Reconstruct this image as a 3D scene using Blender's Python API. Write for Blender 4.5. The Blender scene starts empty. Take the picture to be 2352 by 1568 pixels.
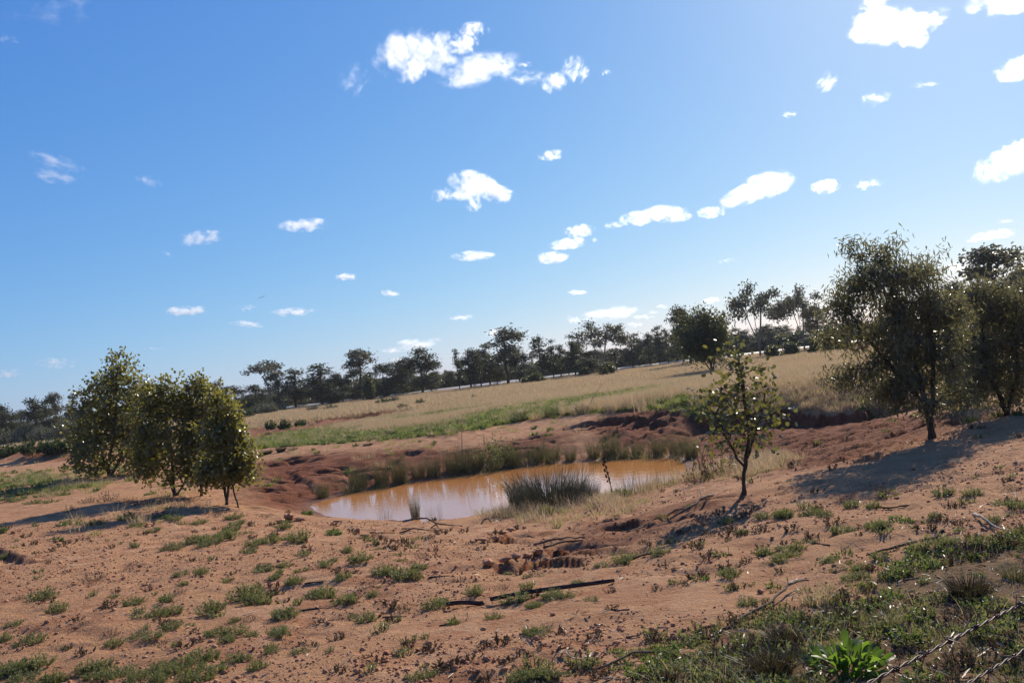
import bpy, math, random
import numpy as np
from mathutils import Matrix, Vector

SC = bpy.context.scene
COL = SC.collection

# ------------------------------------------------------------------ camera
EYE = 2.9
FOC = 887.0                       # focal length in pixels of a 1024 wide frame
PITCH = math.radians(1.89)
ROLL = math.radians(6.7)
_f = np.array([0, math.cos(PITCH), math.sin(PITCH)])
_r0 = np.array([1.0, 0, 0])
_u0 = np.array([0, -math.sin(PITCH), math.cos(PITCH)])
_u = math.cos(ROLL) * _u0 + math.sin(ROLL) * _r0
_r = math.cos(ROLL) * _r0 - math.sin(ROLL) * _u0
cam_d = bpy.data.cameras.new('camera')
cam_d.sensor_width = 36.0
cam_d.lens = 36.0 * FOC / 1024.0
cam_d.clip_start = 0.05
cam_d.clip_end = 30000.0
cam = bpy.data.objects.new('camera', cam_d)
COL.objects.link(cam)
M = Matrix(((_r[0], _u[0], -_f[0], 0), (_r[1], _u[1], -_f[1], 0), (_r[2], _u[2], -_f[2], EYE), (0, 0, 0, 1)))
cam.matrix_world = M
SC.camera = cam

# ------------------------------------------------------------------ sky, sun, exposure
SUN_EL = math.radians(30.0)
SUN_AZ = math.radians(29.0)       # to the right of straight ahead
world = bpy.data.worlds.new('World')
SC.world = world
world.use_nodes = True
wn = world.node_tree.nodes
wl = world.node_tree.links
bg = wn['Background']
sky = wn.new('ShaderNodeTexSky')
sky.sky_type = 'NISHITA'
sky.sun_disc = False
sky.sun_elevation = SUN_EL
sky.sun_rotation = SUN_AZ
sky.altitude = 0.0
sky.air_density = 1.0
sky.dust_density = 0.4
sky.ozone_density = 4.0
# film response of the blue: one power curve per channel over the whole dome
sep = wn.new('ShaderNodeSeparateColor')
comb = wn.new('ShaderNodeCombineColor')
wl.new(sky.outputs[0], sep.inputs[0])
for ch, (g, a) in enumerate(((1.064, .585), (.792, .650), (.419, .785))):
    m1 = wn.new('ShaderNodeMath'); m1.operation = 'MULTIPLY'; m1.inputs[1].default_value = 0.1
    m2 = wn.new('ShaderNodeMath'); m2.operation = 'POWER'; m2.inputs[1].default_value = g
    m3 = wn.new('ShaderNodeMath'); m3.operation = 'MULTIPLY'; m3.inputs[1].default_value = a * 10
    wl.new(sep.outputs[ch], m1.inputs[0]); wl.new(m1.outputs[0], m2.inputs[0]); wl.new(m2.outputs[0], m3.inputs[0])
    wl.new(m3.outputs[0], comb.inputs[ch])
wl.new(comb.outputs[0], bg.inputs['Color'])
bg.inputs['Strength'].default_value = 0.1
sun_d = bpy.data.lights.new('sun', 'SUN')
sun_d.energy = 5.0
sun_d.angle = math.radians(0.53)
sun_d.color = (1.0, 0.90, 0.75)
sun = bpy.data.objects.new('sun', sun_d)
COL.objects.link(sun)
SUN_DIR = np.array([math.sin(SUN_AZ) * math.cos(SUN_EL), math.cos(SUN_AZ) * math.cos(SUN_EL), math.sin(SUN_EL)])
sun.rotation_euler = Vector(SUN_DIR).to_track_quat('Z', 'Y').to_euler()
sun.location = (0, 0, 60)
SC.view_settings.view_transform = 'Standard'
SC.view_settings.look = 'None'
SC.view_settings.exposure = 0.27
SC.view_settings.gamma = 1.0
SC.view_settings.use_curve_mapping = False
SC.cycles.max_bounces = 8
SC.cycles.diffuse_bounces = 3
SC.cycles.transmission_bounces = 4
SC.cycles.volume_bounces = 5
SC.cycles.transparent_max_bounces = 6

# ------------------------------------------------------------------ helpers
S = 0.43537                       # survey drawing units to picture units


def ray(u, v):
    dx = (u * S - 512.0) / FOC
    dy = (341.0 - v * S) / FOC
    return _f + dx * _r + dy * _u


def on_z(u, v, z):
    d = ray(u, v)
    t = (z - EYE) / d[2]
    return np.array([d[0] * t, d[1] * t, z])


def at_y(u, v, y):
    d = ray(u, v)
    t = y / d[1]
    return np.array([d[0] * t, y, EYE + d[2] * t])


def project(p):
    """world point -> survey units (only used to word the labels and to sort things)"""
    q = np.asarray(p, float) - np.array([0, 0, EYE])
    z = q @ _f
    return (512 + FOC * (q @ _r) / z) / S, (341 - FOC * (q @ _u) / z) / S


def hash2(ix, iy, seed):
    h = (ix.astype(np.int64) * 374761393 + iy.astype(np.int64) * 668265263 + seed * 1274126177) & 0xFFFFFFFF
    h = ((h ^ (h >> 13)) * 1274126177) & 0xFFFFFFFF
    h = (h ^ (h >> 16)) & 0xFFFFFFFF
    return h / 4294967295.0


def vnoise(x, y, seed=0):
    x0 = np.floor(x); y0 = np.floor(y)
    fx = x - x0; fy = y - y0
    fx = fx * fx * fx * (fx * (fx * 6 - 15) + 10); fy = fy * fy * fy * (fy * (fy * 6 - 15) + 10)
    a = hash2(x0, y0, seed); b = hash2(x0 + 1, y0, seed); c = hash2(x0, y0 + 1, seed); d = hash2(x0 + 1, y0 + 1, seed)
    return (a * (1 - fx) + b * fx) * (1 - fy) + (c * (1 - fx) + d * fx) * fy - 0.5


def fbm(x, y, seed=0, oct=4, gain=0.5):
    r = 0; a = 1.0
    for i in range(oct):
        r = r + a * vnoise(x, y, seed + i * 17)
        # turn a little between octaves so that no lattice shows
        x, y = 1.97 * (0.8 * x - 0.6 * y) + 13.7, 1.97 * (0.6 * x + 0.8 * y) - 7.1
        a *= gain
    return r


def sstep(a, b, x):
    t = np.clip((x - a) / (b - a), 0, 1)
    return t * t * (3 - 2 * t)


def seg_dist(px, py, poly, closed=False):
    """distance to a polyline, parameter along it and the side (positive on the left)"""
    poly = np.asarray(poly, float)
    n = len(poly)
    best = np.full(px.shape, 1e18); side = np.zeros(px.shape); par = np.zeros(px.shape)
    acc = 0.0
    for i in range(n if closed else n - 1):
        a = poly[i]; b = poly[(i + 1) % n]
        d = b - a
        L2 = d @ d
        t = np.clip(((px - a[0]) * d[0] + (py - a[1]) * d[1]) / L2, 0, 1)
        qx = px - (a[0] + t * d[0]); qy = py - (a[1] + t * d[1])
        r = qx * qx + qy * qy
        m = r < best
        best = np.where(m, r, best)
        side = np.where(m, d[0] * qy - d[1] * qx, side)
        par = np.where(m, acc + t * math.sqrt(L2), par)
        acc += math.sqrt(L2)
    return np.sqrt(best), par, np.sign(side), acc


def inside(px, py, poly):
    r = np.zeros(px.shape, bool)
    n = len(poly)
    for i in range(n):
        x1, y1 = poly[i]; x2, y2 = poly[(i + 1) % n]
        c = ((y1 > py) != (y2 > py))
        with np.errstate(divide='ignore', invalid='ignore'):
            xi = (x2 - x1) * (py - y1) / (y2 - y1 + 1e-12) + x1
        r ^= c & (px < xi)
    return r


def mesh(name, verts, faces, mats, tint=None, smooth=False, mat_idx=None, attrs=None):
    me = bpy.data.meshes.new(name)
    verts = np.asarray(verts, np.float32)
    if isinstance(faces, np.ndarray):
        nf, k = faces.shape
        me.vertices.add(len(verts)); me.vertices.foreach_set('co', verts.ravel())
        me.loops.add(nf * k); me.loops.foreach_set('vertex_index', faces.astype(np.int32).ravel())
        me.polygons.add(nf)
        me.polygons.foreach_set('loop_start', np.arange(0, nf * k, k, dtype=np.int32))
        me.update(calc_edges=True)
    else:
        me.from_pydata([tuple(map(float, v)) for v in verts], [], [tuple(map(int, f)) for f in faces])
    for m in (mats if isinstance(mats, (list, tuple)) else [mats]):
        me.materials.append(m)
    if tint is not None:
        at = me.attributes.new('tint', 'FLOAT', 'POINT')
        at.data.foreach_set('value', np.asarray(tint, np.float32))
    for k2, val in (attrs or {}).items():
        val = np.asarray(val, np.float32)
        if val.ndim == 2:
            at = me.attributes.new(k2, 'FLOAT_VECTOR', 'POINT'); at.data.foreach_set('vector', val.ravel())
        else:
            at = me.attributes.new(k2, 'FLOAT', 'POINT'); at.data.foreach_set('value', val)
    if mat_idx is not None:
        me.polygons.foreach_set('material_index', np.asarray(mat_idx, np.int32))
    if smooth:
        me.polygons.foreach_set('use_smooth', np.ones(len(me.polygons), bool))
    me.validate()
    return me


def obj(name, data, parent=None, loc=None, rot=None, scale=None):
    o = bpy.data.objects.new(name, data)
    COL.objects.link(o)
    if parent is not None:
        o.parent = parent
    if loc is not None:
        o.location = tuple(map(float, loc))
    if rot is not None:
        o.rotation_euler = rot
    if scale is not None:
        o.scale = (scale, scale, scale) if np.isscalar(scale) else tuple(scale)
    return o


def tag(o, label=None, cat=None, group=None, kind=None):
    if label: o['label'] = label
    if cat: o['category'] = cat
    if group: o['group'] = group
    if kind: o['kind'] = kind
    return o


def thing(name, loc, label, cat, group=None):
    o = bpy.data.objects.new(name, None)
    o.empty_display_size = 0.2
    COL.objects.link(o)
    o.location = tuple(map(float, loc))
    return tag(o, label, cat, group)


class NT:
    """a small node-tree writer"""
    def __init__(s, name):
        s.m = bpy.data.materials.new(name); s.m.use_nodes = True
        s.t = s.m.node_tree; s.t.nodes.clear()
        s.out = s.t.nodes.new('ShaderNodeOutputMaterial')

    def n(s, typ, props=None, **ins):
        nd = s.t.nodes.new('ShaderNode' + typ)
        for k, v in (props or {}).items(): setattr(nd, k, v)
        for k, v in ins.items(): s.set(nd, k, v)
        return nd

    def set(s, nd, k, v):
        if k[0] == 'i' and k[1:].isdigit(): sock = nd.inputs[int(k[1:])]
        else: sock = nd.inputs[k.replace('_', ' ')]
        if isinstance(v, bpy.types.NodeSocket): s.t.links.new(v, sock)
        elif isinstance(v, bpy.types.Node): s.t.links.new(v.outputs[0], sock)
        else: sock.default_value = v

    def mix(s, fac, a, b, blend='MIX'):
        nd = s.t.nodes.new('ShaderNodeMix'); nd.data_type = 'RGBA'; nd.blend_type = blend
        for sock, v in ((nd.inputs[0], fac), (nd.inputs[6], a), (nd.inputs[7], b)):
            if isinstance(v, bpy.types.NodeSocket): s.t.links.new(v, sock)
            elif isinstance(v, (int, float)): sock.default_value = v
            else: sock.default_value = (*v, 1) if len(v) == 3 else v
        return nd.outputs[2]

    def math(s, op, a, b=0.0, c=0.0):
        nd = s.t.nodes.new('ShaderNodeMath'); nd.operation = op
        for i, v in enumerate((a, b, c)):
            if isinstance(v, bpy.types.NodeSocket): s.t.links.new(v, nd.inputs[i])
            else: nd.inputs[i].default_value = v
        return nd.outputs[0]

    def ramp(s, fac, stops):
        nd = s.t.nodes.new('ShaderNodeMapRange')
        nd.interpolation_type = 'SMOOTHSTEP'
        s.t.links.new(fac, nd.inputs[0])
        nd.inputs[1].default_value, nd.inputs[2].default_value = stops[0], stops[1]
        nd.inputs[3].default_value, nd.inputs[4].default_value = (stops[2], stops[3]) if len(stops) > 2 else (0, 1)
        return nd.outputs[0]

    def noise(s, vec, scale, detail=4, rough=0.55, dist=0.0):
        nd = s.n('TexNoise')
        if vec is not None: s.t.links.new(vec, nd.inputs['Vector'])
        nd.inputs['Scale'].default_value = scale; nd.inputs['Detail'].default_value = detail
        nd.inputs['Roughness'].default_value = rough; nd.inputs['Distortion'].default_value = dist
        return nd.outputs[0]

    def attr(s, name, out='Fac'):
        nd = s.n('Attribute', {'attribute_name': name})
        return nd.outputs[out]


def leaf_mat(name, dark, light, trans, tfac=0.4, rough=0.38, spec=0.5):
    t = NT(name)
    ti = t.attr('tint')
    col = t.mix(ti, dark, light)
    p = t.n('BsdfPrincipled', Base_Color=col, Roughness=rough)
    p.inputs['Specular IOR Level'].default_value = spec
    tc = t.mix(ti, tuple(c * 0.75 for c in trans), trans)
    tr = t.n('BsdfTranslucent', Color=tc)
    mx = t.n('MixShader', i0=tfac, i1=p, i2=tr)
    t.set(t.out, 'Surface', mx)
    return t.m


def bark_mat(name, a, b, scale=18.0, rough=0.9):
    t = NT(name)
    co = t.n('TexCoord').outputs['Object']
    mp = t.n('Mapping', Vector=co); mp.inputs['Scale'].default_value = (1, 1, 0.2)
    n1 = t.noise(mp.outputs[0], scale, 5, 0.65)
    col = t.mix(t.ramp(n1, (0.35, 0.65)), a, b)
    p = t.n('BsdfPrincipled', Base_Color=col, Roughness=rough)
    p.inputs['Specular IOR Level'].default_value = 0.2
    bp = t.n('Bump', Height=n1, Strength=0.6, Distance=0.02)
    t.set(p, 'Normal', bp)
    t.set(t.out, 'Surface', p)
    return t.m
# ------------------------------------------------------------------ the lie of the land
CTRL = [  # (u, v, height): surveyed points
    (0, 1568, 1.2), (588, 1568, 1.25), (1176, 1568, 1.3), (1764, 1568, 1.32), (2352, 1568, 1.35),
    (0, 1400, 1.08), (0, 1240, .92), (600, 1400, 1.08), (600, 1300, .95), (1176, 1400, 1.12), (1176, 1300, .9),
    (900, 1300, .95), (850, 1230, .6), (1000, 1215, .3), (1176, 1215, .4), (760, 1215, .42), (650, 1200, .5), (1400, 1300, 1.08),
    (1400, 1220, .75), (1330, 1200, .45), (1500, 1170, .5), (1620, 1120, .62), (1700, 1140, .95), (1700, 1300, 1.16), (2000, 1200, 1.15),
    (2000, 1400, 1.27), (2352, 1300, 1.3), (2352, 1150, 1.22), (2352, 980, 1.15), (1850, 1090, .98),
    (0, 1100, .74), (0, 1065, .74), (250, 1100, .7), (260, 1180, .74), (400, 1135, .65), (520, 1160, .6), (640, 1120, .36), (690, 1160, .14),
    (600, 1060, .62), (760, 1060, .5), (900, 1045, .5), (1000, 1070, .25), (1130, 1050, .3), (1250, 1035, .3), (1380, 1030, .2),
    (570, 1032, .82), (760, 1016, .84), (1000, 1000, .84), (1100, 985, .86), (1240, 955, .97), (1400, 945, 1.0), (1590, 935, 1.0),
    (1800, 915, 1.0), (2010, 895, 1.0), (2352, 868, 1.05),
    (1600, 963, .66), (1800, 948, .62), (2000, 950, .42), (1400, 990, .6), (1250, 990, .62), (1700, 990, .5), (1850, 985, .42), (2100, 955, .75), (2220, 950, 1.0),
    (1590, 1060, .06), (1700, 1040, .22), (1850, 1020, .5), (2000, 1010, .82), (2140, 1005, 1.0), (2310, 950, 1.07), (2000, 1060, 1.02),
]
CP = np.array([on_z(*c) for c in CTRL])
far_ring = []
for yy in (60, 95, 150, 260):
    for xx in np.linspace(-0.9, 0.9, 9):
        far_ring.append((xx * yy, yy, 1.0))
for xx in (-40, -25, 25, 40):
    for yy in (-20, 0, 12, 24):
        far_ring.append((xx, yy, 1.05 if xx > 0 else .8))
for xx in (-12, 0, 12):
    for yy in (-25, -8, 1):
        far_ring.append((xx, yy, 1.3))
CP = np.vstack([CP, np.array(far_ring)])


def _rbf_fit(P):
    X = P[:, :2]
    n = len(X)
    K = np.sqrt(((X[:, None] - X[None]) ** 2).sum(-1) + 0.6)
    A = np.zeros((n + 3, n + 3))
    A[:n, :n] = K + 0.02 * np.eye(n)
    A[:n, n] = 1; A[:n, n + 1:] = X; A[n, :n] = 1; A[n + 1:, :n] = X.T
    b = np.concatenate([P[:, 2], np.zeros(3)])
    return X, np.linalg.solve(A, b)


_RX, _RW = _rbf_fit(CP)


def _rbf(x, y):
    sh = x.shape
    x = x.ravel(); y = y.ravel()
    out = np.full(x.shape, _RW[-3]) + _RW[-2] * x + _RW[-1] * y
    for i in range(len(_RX)):
        out += _RW[i] * np.sqrt((x - _RX[i, 0]) ** 2 + (y - _RX[i, 1]) ** 2 + 0.6)
    return out.reshape(sh)


POND = np.array([on_z(u, v, 0)[:2] for u, v in [
    (713, 1161), (722, 1172), (748, 1185), (800, 1192), (850, 1196), (900, 1194), (950, 1200), (1010, 1199), (1060, 1192), (1120, 1182), (1180, 1172), (1300, 1163),
    (1400, 1152), (1490, 1135), (1555, 1110), (1578, 1082), (1572, 1060), (1540, 1050), (1480, 1050), (1380, 1055), (1310, 1062), (1250, 1064), (1130, 1081), (1000, 1099),
    (900, 1116), (800, 1131), (745, 1149)]])

# little earth steps: polyline (u, v, z), height, reach, which side is low
def _pl(pts):
    return np.array([on_z(*p)[:2] for p in pts])


SCARPS = [  # (polyline, drop, width of the face, reach of the hollow below)
    (_pl([(1560, 948, .9), (1640, 938, .95), (1720, 932, .96), (1800, 922, .96), (1900, 916, .96), (2010, 905, .96), (2080, 905, .98)]), 0.42, .10, 1.6),
    (_pl([(1250, 975, .9), (1330, 962, .92), (1450, 955, .92), (1560, 950, .92)]), 0.18, .10, 1.2),
    (_pl([(1095, 1297, .95), (1135, 1296, .93), (1160, 1278, .92), (1190, 1285, .9), (1215, 1266, .88), (1250, 1272, .86), (1290, 1252, .8)]), 0.14, .15, 0.8),
    (_pl([(1098, 1243, .62), (1120, 1232, .62), (1150, 1238, .6), (1165, 1218, .56), (1180, 1212, .55)]), 0.14, .06, 0.6),
    (_pl([(808, 1222, .52), (845, 1226, .52), (880, 1214, .46), (925, 1208, .42)]), 0.11, .06, 0.5),
    (_pl([(636, 1198, .5), (665, 1192, .48), (692, 1197, .45)]), 0.14, .06, 0.5),
    (_pl([(-40, 1256, .92), (20, 1268, .93), (60, 1281, .94), (110, 1283, .95)]), 0.10, .05, 0.8),
    (_pl([(250, 1283, .96), (330, 1279, .96), (390, 1275, .96)]), 0.035, .05, 0.4),
    (_pl([(560, 1165, .5), (640, 1168, .4), (700, 1163, .25)]), 0.10, .08, 0.7),
    (_pl([(655, 1075, .6), (700, 1090, .52), (745, 1108, .45), (770, 1112, .4)]), 0.16, .16, 1.0),
    (_pl([(600, 1065, .65), (680, 1052, .68), (760, 1046, .65)]), 0.14, .2, 1.2),
    (_pl([(860, 1062, .5), (890, 1050, .55), (930, 1042, .6)]), 0.12, .15, 1.0),
    (_pl([(900, 1040, .62), (930, 1032, .64), (975, 1030, .62)]), 0.16, .12, 0.9),
    (_pl([(1330, 1200, .5), (1365, 1192, .52), (1400, 1186, .55), (1440, 1184, .6)]), 0.14, .1, 0.8),
    (_pl([(1370, 1218, .7), (1410, 1208, .72), (1440, 1198, .74)]), 0.12, .08, 0.6),
    (_pl([(570, 976, 1.0), (650, 968, 1.0), (735, 965, 1.0), (800, 956, 1.0), (880, 947, 1.0), (960, 936, 1.0)]), 0.30, .3, 3.5),
    (_pl([(560, 1003, .95), (620, 997, .95), (660, 985, .95)]), 0.16, .2, 1.5),
    (_pl([(0, 1052, .95), (60, 1054, .95), (110, 1049, .95), (170, 1040, .95)]), 0.35, .4, 4.0),
]
RILL_DIR = np.array([-0.85, -0.53])
RILL_PERP = np.array([-RILL_DIR[1], RILL_DIR[0]])
RILL_POLY = _pl([(1330, 985, .6), (1500, 955, .7), (1700, 950, .6), (2010, 948, .45), (2150, 955, .8), (2240, 960, 1.0), (2160, 998, 1.0), (2000, 1040, 1.0), (1850, 1072, .93), (1760, 1075, .7), (1680, 1045, .2), (1560, 1040, .12), (1400, 1020, .3)])
MUD_POLY = _pl([(560, 1160, .45), (570, 1060, .7), (700, 1036, .78), (900, 1025, .75), (1060, 1010, .8), (1240, 975, .9), (1340, 985, .6), (1300, 1040, .2), (1000, 1090, .1), (760, 1140, .1), (690, 1165, .15)])
HOLLOW_POLY = _pl([(1280, 1290, .9), (1330, 1205, .45), (1400, 1190, .55), (1640, 1140, .8), (1700, 1150, .95), (1500, 1240, .95)])


def pond_sd(x, y):
    d, _, _, _ = seg_dist(x, y, POND, True)
    d = d + 0.10 * fbm(x * 1.3, y * 1.3, 91, 3)
    return np.where(inside(x, y, POND), -d, d)


def soft_poly(x, y, poly, w):
    d, _, _, _ = seg_dist(x, y, poly, True)
    sd = np.where(inside(x, y, poly), d, -d)
    return sstep(-w, w, sd)


def height(x, y, detail=True):
    x = np.atleast_1d(np.asarray(x, float)); y = np.atleast_1d(np.asarray(y, float))
    near = (y > 1.5) & (y < 75) & (np.abs(x) < 60)
    z = np.clip(_rbf(x, y), -0.3, 1.6)
    r = np.sqrt(x * x + y * y)
    k = sstep(60, 100, r)
    z = z * (1 - k) + k * (1.0 + 0.12 * fbm(x / 55, y / 55, 5, 2))
    z = z + 0.05 * fbm(x / 2.6, y / 2.6, 11, 3) * sstep(2, 6, r)
    # the far mound at the left and a long low levee along the field
    z = z + 0.75 * np.exp(-((y - 61) / 5.0) ** 2) * sstep(-20, -30, x)
    xn = x[near]; yn = y[near]; zn = z[near]
    for poly, drop, wid, reach in SCARPS:
        c = poly.mean(0)
        R = np.abs(poly - c).max() + reach * 3 + 2
        m = (np.abs(xn - c[0]) < R) & (np.abs(yn - c[1]) < R)
        if not m.any(): continue
        px, py = xn[m], yn[m]
        wob = 0.35 * reach
        d, par, side, L = seg_dist(px + wob * .5 * fbm(px / wob, py / wob, 31, 3), py + wob * .5 * fbm(px / wob, py / wob, 37, 3), poly)
        ends = sstep(0, 0.15 * L, par) * sstep(0, 0.15 * L, L - par)
        # the low side is the one nearer to the viewer (all steps face south)
        sgn = np.where(side < 0, 1.0, -1.0)
        face = sstep(-wid, wid, sgn * d)
        g = drop * ends * (face * np.exp(-np.maximum(sgn * d, 0) / reach) - 0.25 * (1 - face) * np.exp(-d / (0.5 * reach)))
        zn[m] = zn[m] - g * (1 + .5 * fbm(px / (.25 * reach + .05), py / (.25 * reach + .05), 33, 3))
    # rills on the cut slope
    ml = soft_poly(xn, yn, RILL_POLY, .5)
    q = xn * RILL_PERP[0] + yn * RILL_PERP[1]
    s = xn * RILL_DIR[0] + yn * RILL_DIR[1]
    q = q + 0.45 * fbm(s * .35, q * .9, 51, 3)
    rill = 1 - np.abs(2 * ((q / 0.62) % 1) - 1)
    rill2 = 1 - np.abs(2 * (((q + .13) / 0.31) % 1) - 1)
    zn = zn - ml * (0.21 * sstep(.45, 1, rill) * np.maximum(0, .35 + 1.6 * fbm(s * .5, q * 1.1, 57, 3)) + 0.06 * rill2 * np.maximum(0, .6 + 1.5 * fbm(s * .8, q, 58, 2)) + 0.07 * fbm(xn * 2.5, yn * 2.5, 59, 4, .6))
    # soft mud lobes on the far bank with gullies between
    mm = soft_poly(xn, yn, MUD_POLY, .8)
    rid = np.abs(fbm(xn / 2.4, yn / 1.7, 71, 3))
    zn = zn + mm * (0.16 * np.minimum(rid * 2.2, 0.5) - 0.20 * sstep(.06, 0, rid) - .02)
    mh = soft_poly(xn, yn, HOLLOW_POLY, .4)
    rid = np.abs(fbm(xn / 1.1, yn / .8, 75, 3))
    zn = zn + mh * (0.08 * np.minimum(rid * 2.2, 0.5) - 0.09 * sstep(.06, 0, rid))
    # pond basin
    sd = pond_sd(xn, yn)
    bank = sstep(0, 1.6, sd)
    zn = np.where(sd > 0, np.maximum(zn * bank + (0.02 + 0.10 * sd) * (1 - bank), 0.015 + 0.06 * np.minimum(sd, 1)), np.maximum(-0.5, 0.35 * sd))
    if detail:
        kk = sstep(46, 26, yn)
        zn = zn + (mm + ml * .8) * .06 * fbm(xn / .55, yn / .55, 83, 4, .65)
        zn = zn + kk * (0.032 * fbm(xn * 2.3, yn * 2.3, 3, 4, .6) + 0.026 * fbm(xn * 8, yn * 8, 7, 3, .7) * sstep(-.2, .25, fbm(xn * .8, yn * .8, 9, 2)) + .035 * sstep(.12, .0, np.abs(fbm(xn * .45, yn * .9, 13, 3))) * -1) * sstep(-.05, .4, sd)
    z[near] = zn
    return z


def ground(x, y):
    return float(height(np.array([x]), np.array([y]), True)[0])


def hit(u, v):
    """where a sight line meets the ground"""
    d = ray(u, v)
    if d[2] > -0.004:
        d = d.copy(); d[2] = -0.004
    t = np.concatenate([np.linspace(2.0, 60, 1500), np.linspace(60.2, 420, 600)]) / np.hypot(d[0], d[1])
    h = height(d[0] * t, d[1] * t)
    h = np.maximum(h, 0.0)
    below = np.nonzero(EYE + d[2] * t <= h)[0]
    i = below[0] if len(below) else len(t) - 1
    x, y = d[0] * t[i], d[1] * t[i]
    return np.array([x, y, h[i]])


def axis(lo, hi, step, limlo, limhi, grow=1.18):
    a = list(np.arange(lo, hi, step))
    s = step
    while a[-1] < limhi: s *= grow; a.append(a[-1] + s)
    s = step
    while a[0] > limlo: s *= grow; a.insert(0, a[0] - s)
    return np.array(a)


def yaxis():
    a = [2.8]
    while a[-1] < 3500:
        yv = a[-1]
        a.append(yv + (0.05 if yv < 12 else 0.075 if yv < 22 else 0.11 if yv < 36 else max(.11, (yv - 34) * .06)))
    s = 0.08
    while a[0] > -900: a.insert(0, a[0] - s); s *= 1.35
    return np.array(a)


XA = axis(-9.0, 11.0, 0.055, -3000, 3000, 1.05)
YA = yaxis()
GX, GY = np.meshgrid(XA, YA)
GZ = height(GX.ravel(), GY.ravel())
nx, ny = len(XA), len(YA)
idx = np.arange(nx * ny).reshape(ny, nx)
quads = np.stack([idx[:-1, :-1], idx[:-1, 1:], idx[1:, 1:], idx[1:, :-1]], -1).reshape(-1, 4)

# how much of each ground is covered: dry grass, green herbs, wet or freshly cut red earth
gx, gy = GX.ravel(), GY.ravel()
BANK_TOP = _pl([(480, 1040, .8), (570, 1032, .82), (760, 1016, .84), (1000, 1000, .84), (1100, 985, .86), (1240, 955, .97), (1400, 945, 1.0), (1590, 938, 1.0), (1700, 932, 1.0), (1800, 923, 1.0), (2010, 904, 1.0), (2352, 876, 1.05)])
FIELD_POLY = np.vstack([BANK_TOP, [(60, 30), (400, 300), (400, 1500), (-900, 1500), (-300, 300), (-75, 90), (-26, 56)]])
BARE1 = _pl([(560, 1010, .9), (620, 1000, .9), (700, 985, .95), (960, 945, 1.0), (960, 932, 1.0), (800, 948, 1.0), (600, 965, 1.0), (540, 985, 1.)])
GREEN1 = _pl([(-200, 1100, .74), (200, 1082, .74), (170, 1122, .74), (-50, 1140, .74)])
RIGHT_GREEN = np.array([on_z(u, v, z)[:2] for u, v, z in [(1300, 1568, 1.3), (1500, 1520, 1.3), (1640, 1450, 1.28), (1780, 1390, 1.26), (1900, 1340, 1.24), (2000, 1290, 1.22), (2130, 1235, 1.2), (2280, 1170, 1.2), (2400, 1120, 1.2)]] + [(11, 9), (11, 2), (1.0, 2.0)])
VERGE_STRIPS = [_pl(p) for p in ([(1650, 1320, 1.2), (1740, 1312, 1.2), (1880, 1290, 1.2), (1960, 1250, 1.2), (1900, 1245, 1.2), (1740, 1285, 1.2)], [(1890, 1225, 1.2), (2000, 1210, 1.2), (2070, 1190, 1.2), (2040, 1180, 1.2), (1900, 1210, 1.2)], [(1830, 1180, 1.1), (1960, 1178, 1.1), (2080, 1140, 1.1), (2040, 1130, 1.1), (1900, 1155, 1.1)])]


def field_mask(x, y):
    k = soft_poly(x + .5 * fbm(x, y, 21, 3), y + .6 * fbm(x, y, 23, 3), FIELD_POLY, .45)
    b = soft_poly(x + .9 * fbm(x * .7, y * .7, 27, 3), y + 4.0 * fbm(x * .35, y * .35, 29, 3), BARE1, 1.0)
    g = soft_poly(x, y, GREEN1, 2.5) * sstep(-.15, .2, fbm(x / 1.5, y / 1.5, 25, 3))
    d, par, side, L = seg_dist(x, y, SCARPS[0][0])
    cut = np.where(side < 0, sstep(3.2, 2.2, d), sstep(.12, .0, d)) * (x > 3.5) * (x < 14)
    return np.clip(np.maximum(k * (1 - .97 * b) * (1 - cut), g * .7), 0, 1)


def green_mask(x, y):
    """share of green herbs among the grass"""
    d, par, side, L = seg_dist(x, y, BANK_TOP)
    edge = np.exp(-(d / 14.0) ** 2) * .95
    n = fbm(x / 4.5, y / 6, 41, 4)
    far = sstep(75, 45, y)
    left = sstep(4, -9, x) * sstep(66, 44, y)
    edge = edge * sstep(8.5, 5.5, x)
    return np.clip(edge * sstep(-.25, .12, n + .1) + left * sstep(-.2, .25, n) * .8 + far * .6 * sstep(.0, .3, n), 0, 1)


def right_mask(x, y):
    qx, qy = x + .5 * fbm(x * 1.2, y * 1.2, 43, 3), y + .7 * fbm(x * 1.2, y * 1.2, 45, 3)
    return np.maximum.reduce([soft_poly(qx, qy, RIGHT_GREEN, .45)] + [.75 * soft_poly(qx, qy, p, .25) for p in VERGE_STRIPS])


fm = field_mask(gx, gy)
gm = green_mask(gx, gy)
rm = right_mask(gx, gy)
red = np.clip(np.maximum.reduce([soft_poly(gx, gy, MUD_POLY, 1.2) * 1.0, soft_poly(gx, gy, RILL_POLY, .8) * 1.0, soft_poly(gx, gy, HOLLOW_POLY, .5) * .7, soft_poly(gx, gy, BARE1, 1.2) * .9, soft_poly(gx, gy, _pl([(-60, 1062, .9), (180, 1048, .9), (180, 1030, 1.2), (-60, 1040, 1.2)]), 1.5),
                                 sstep(1.4, .1, pond_sd(gx, gy)) * .8]) + .25 * fbm(gx / 3, gy / 3, 81, 3), 0, 1)
# fresh earth where it is steep
dzx = np.gradient(GZ.reshape(ny, nx), axis=1) / np.gradient(GX, axis=1)
dzy = np.gradient(GZ.reshape(ny, nx), axis=0) / np.gradient(GY, axis=0)
steep = np.hypot(dzx, dzy).ravel()
red = np.maximum(red, sstep(.45, 1.1, steep) * (gy < 75) * (gy > 3))

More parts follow.
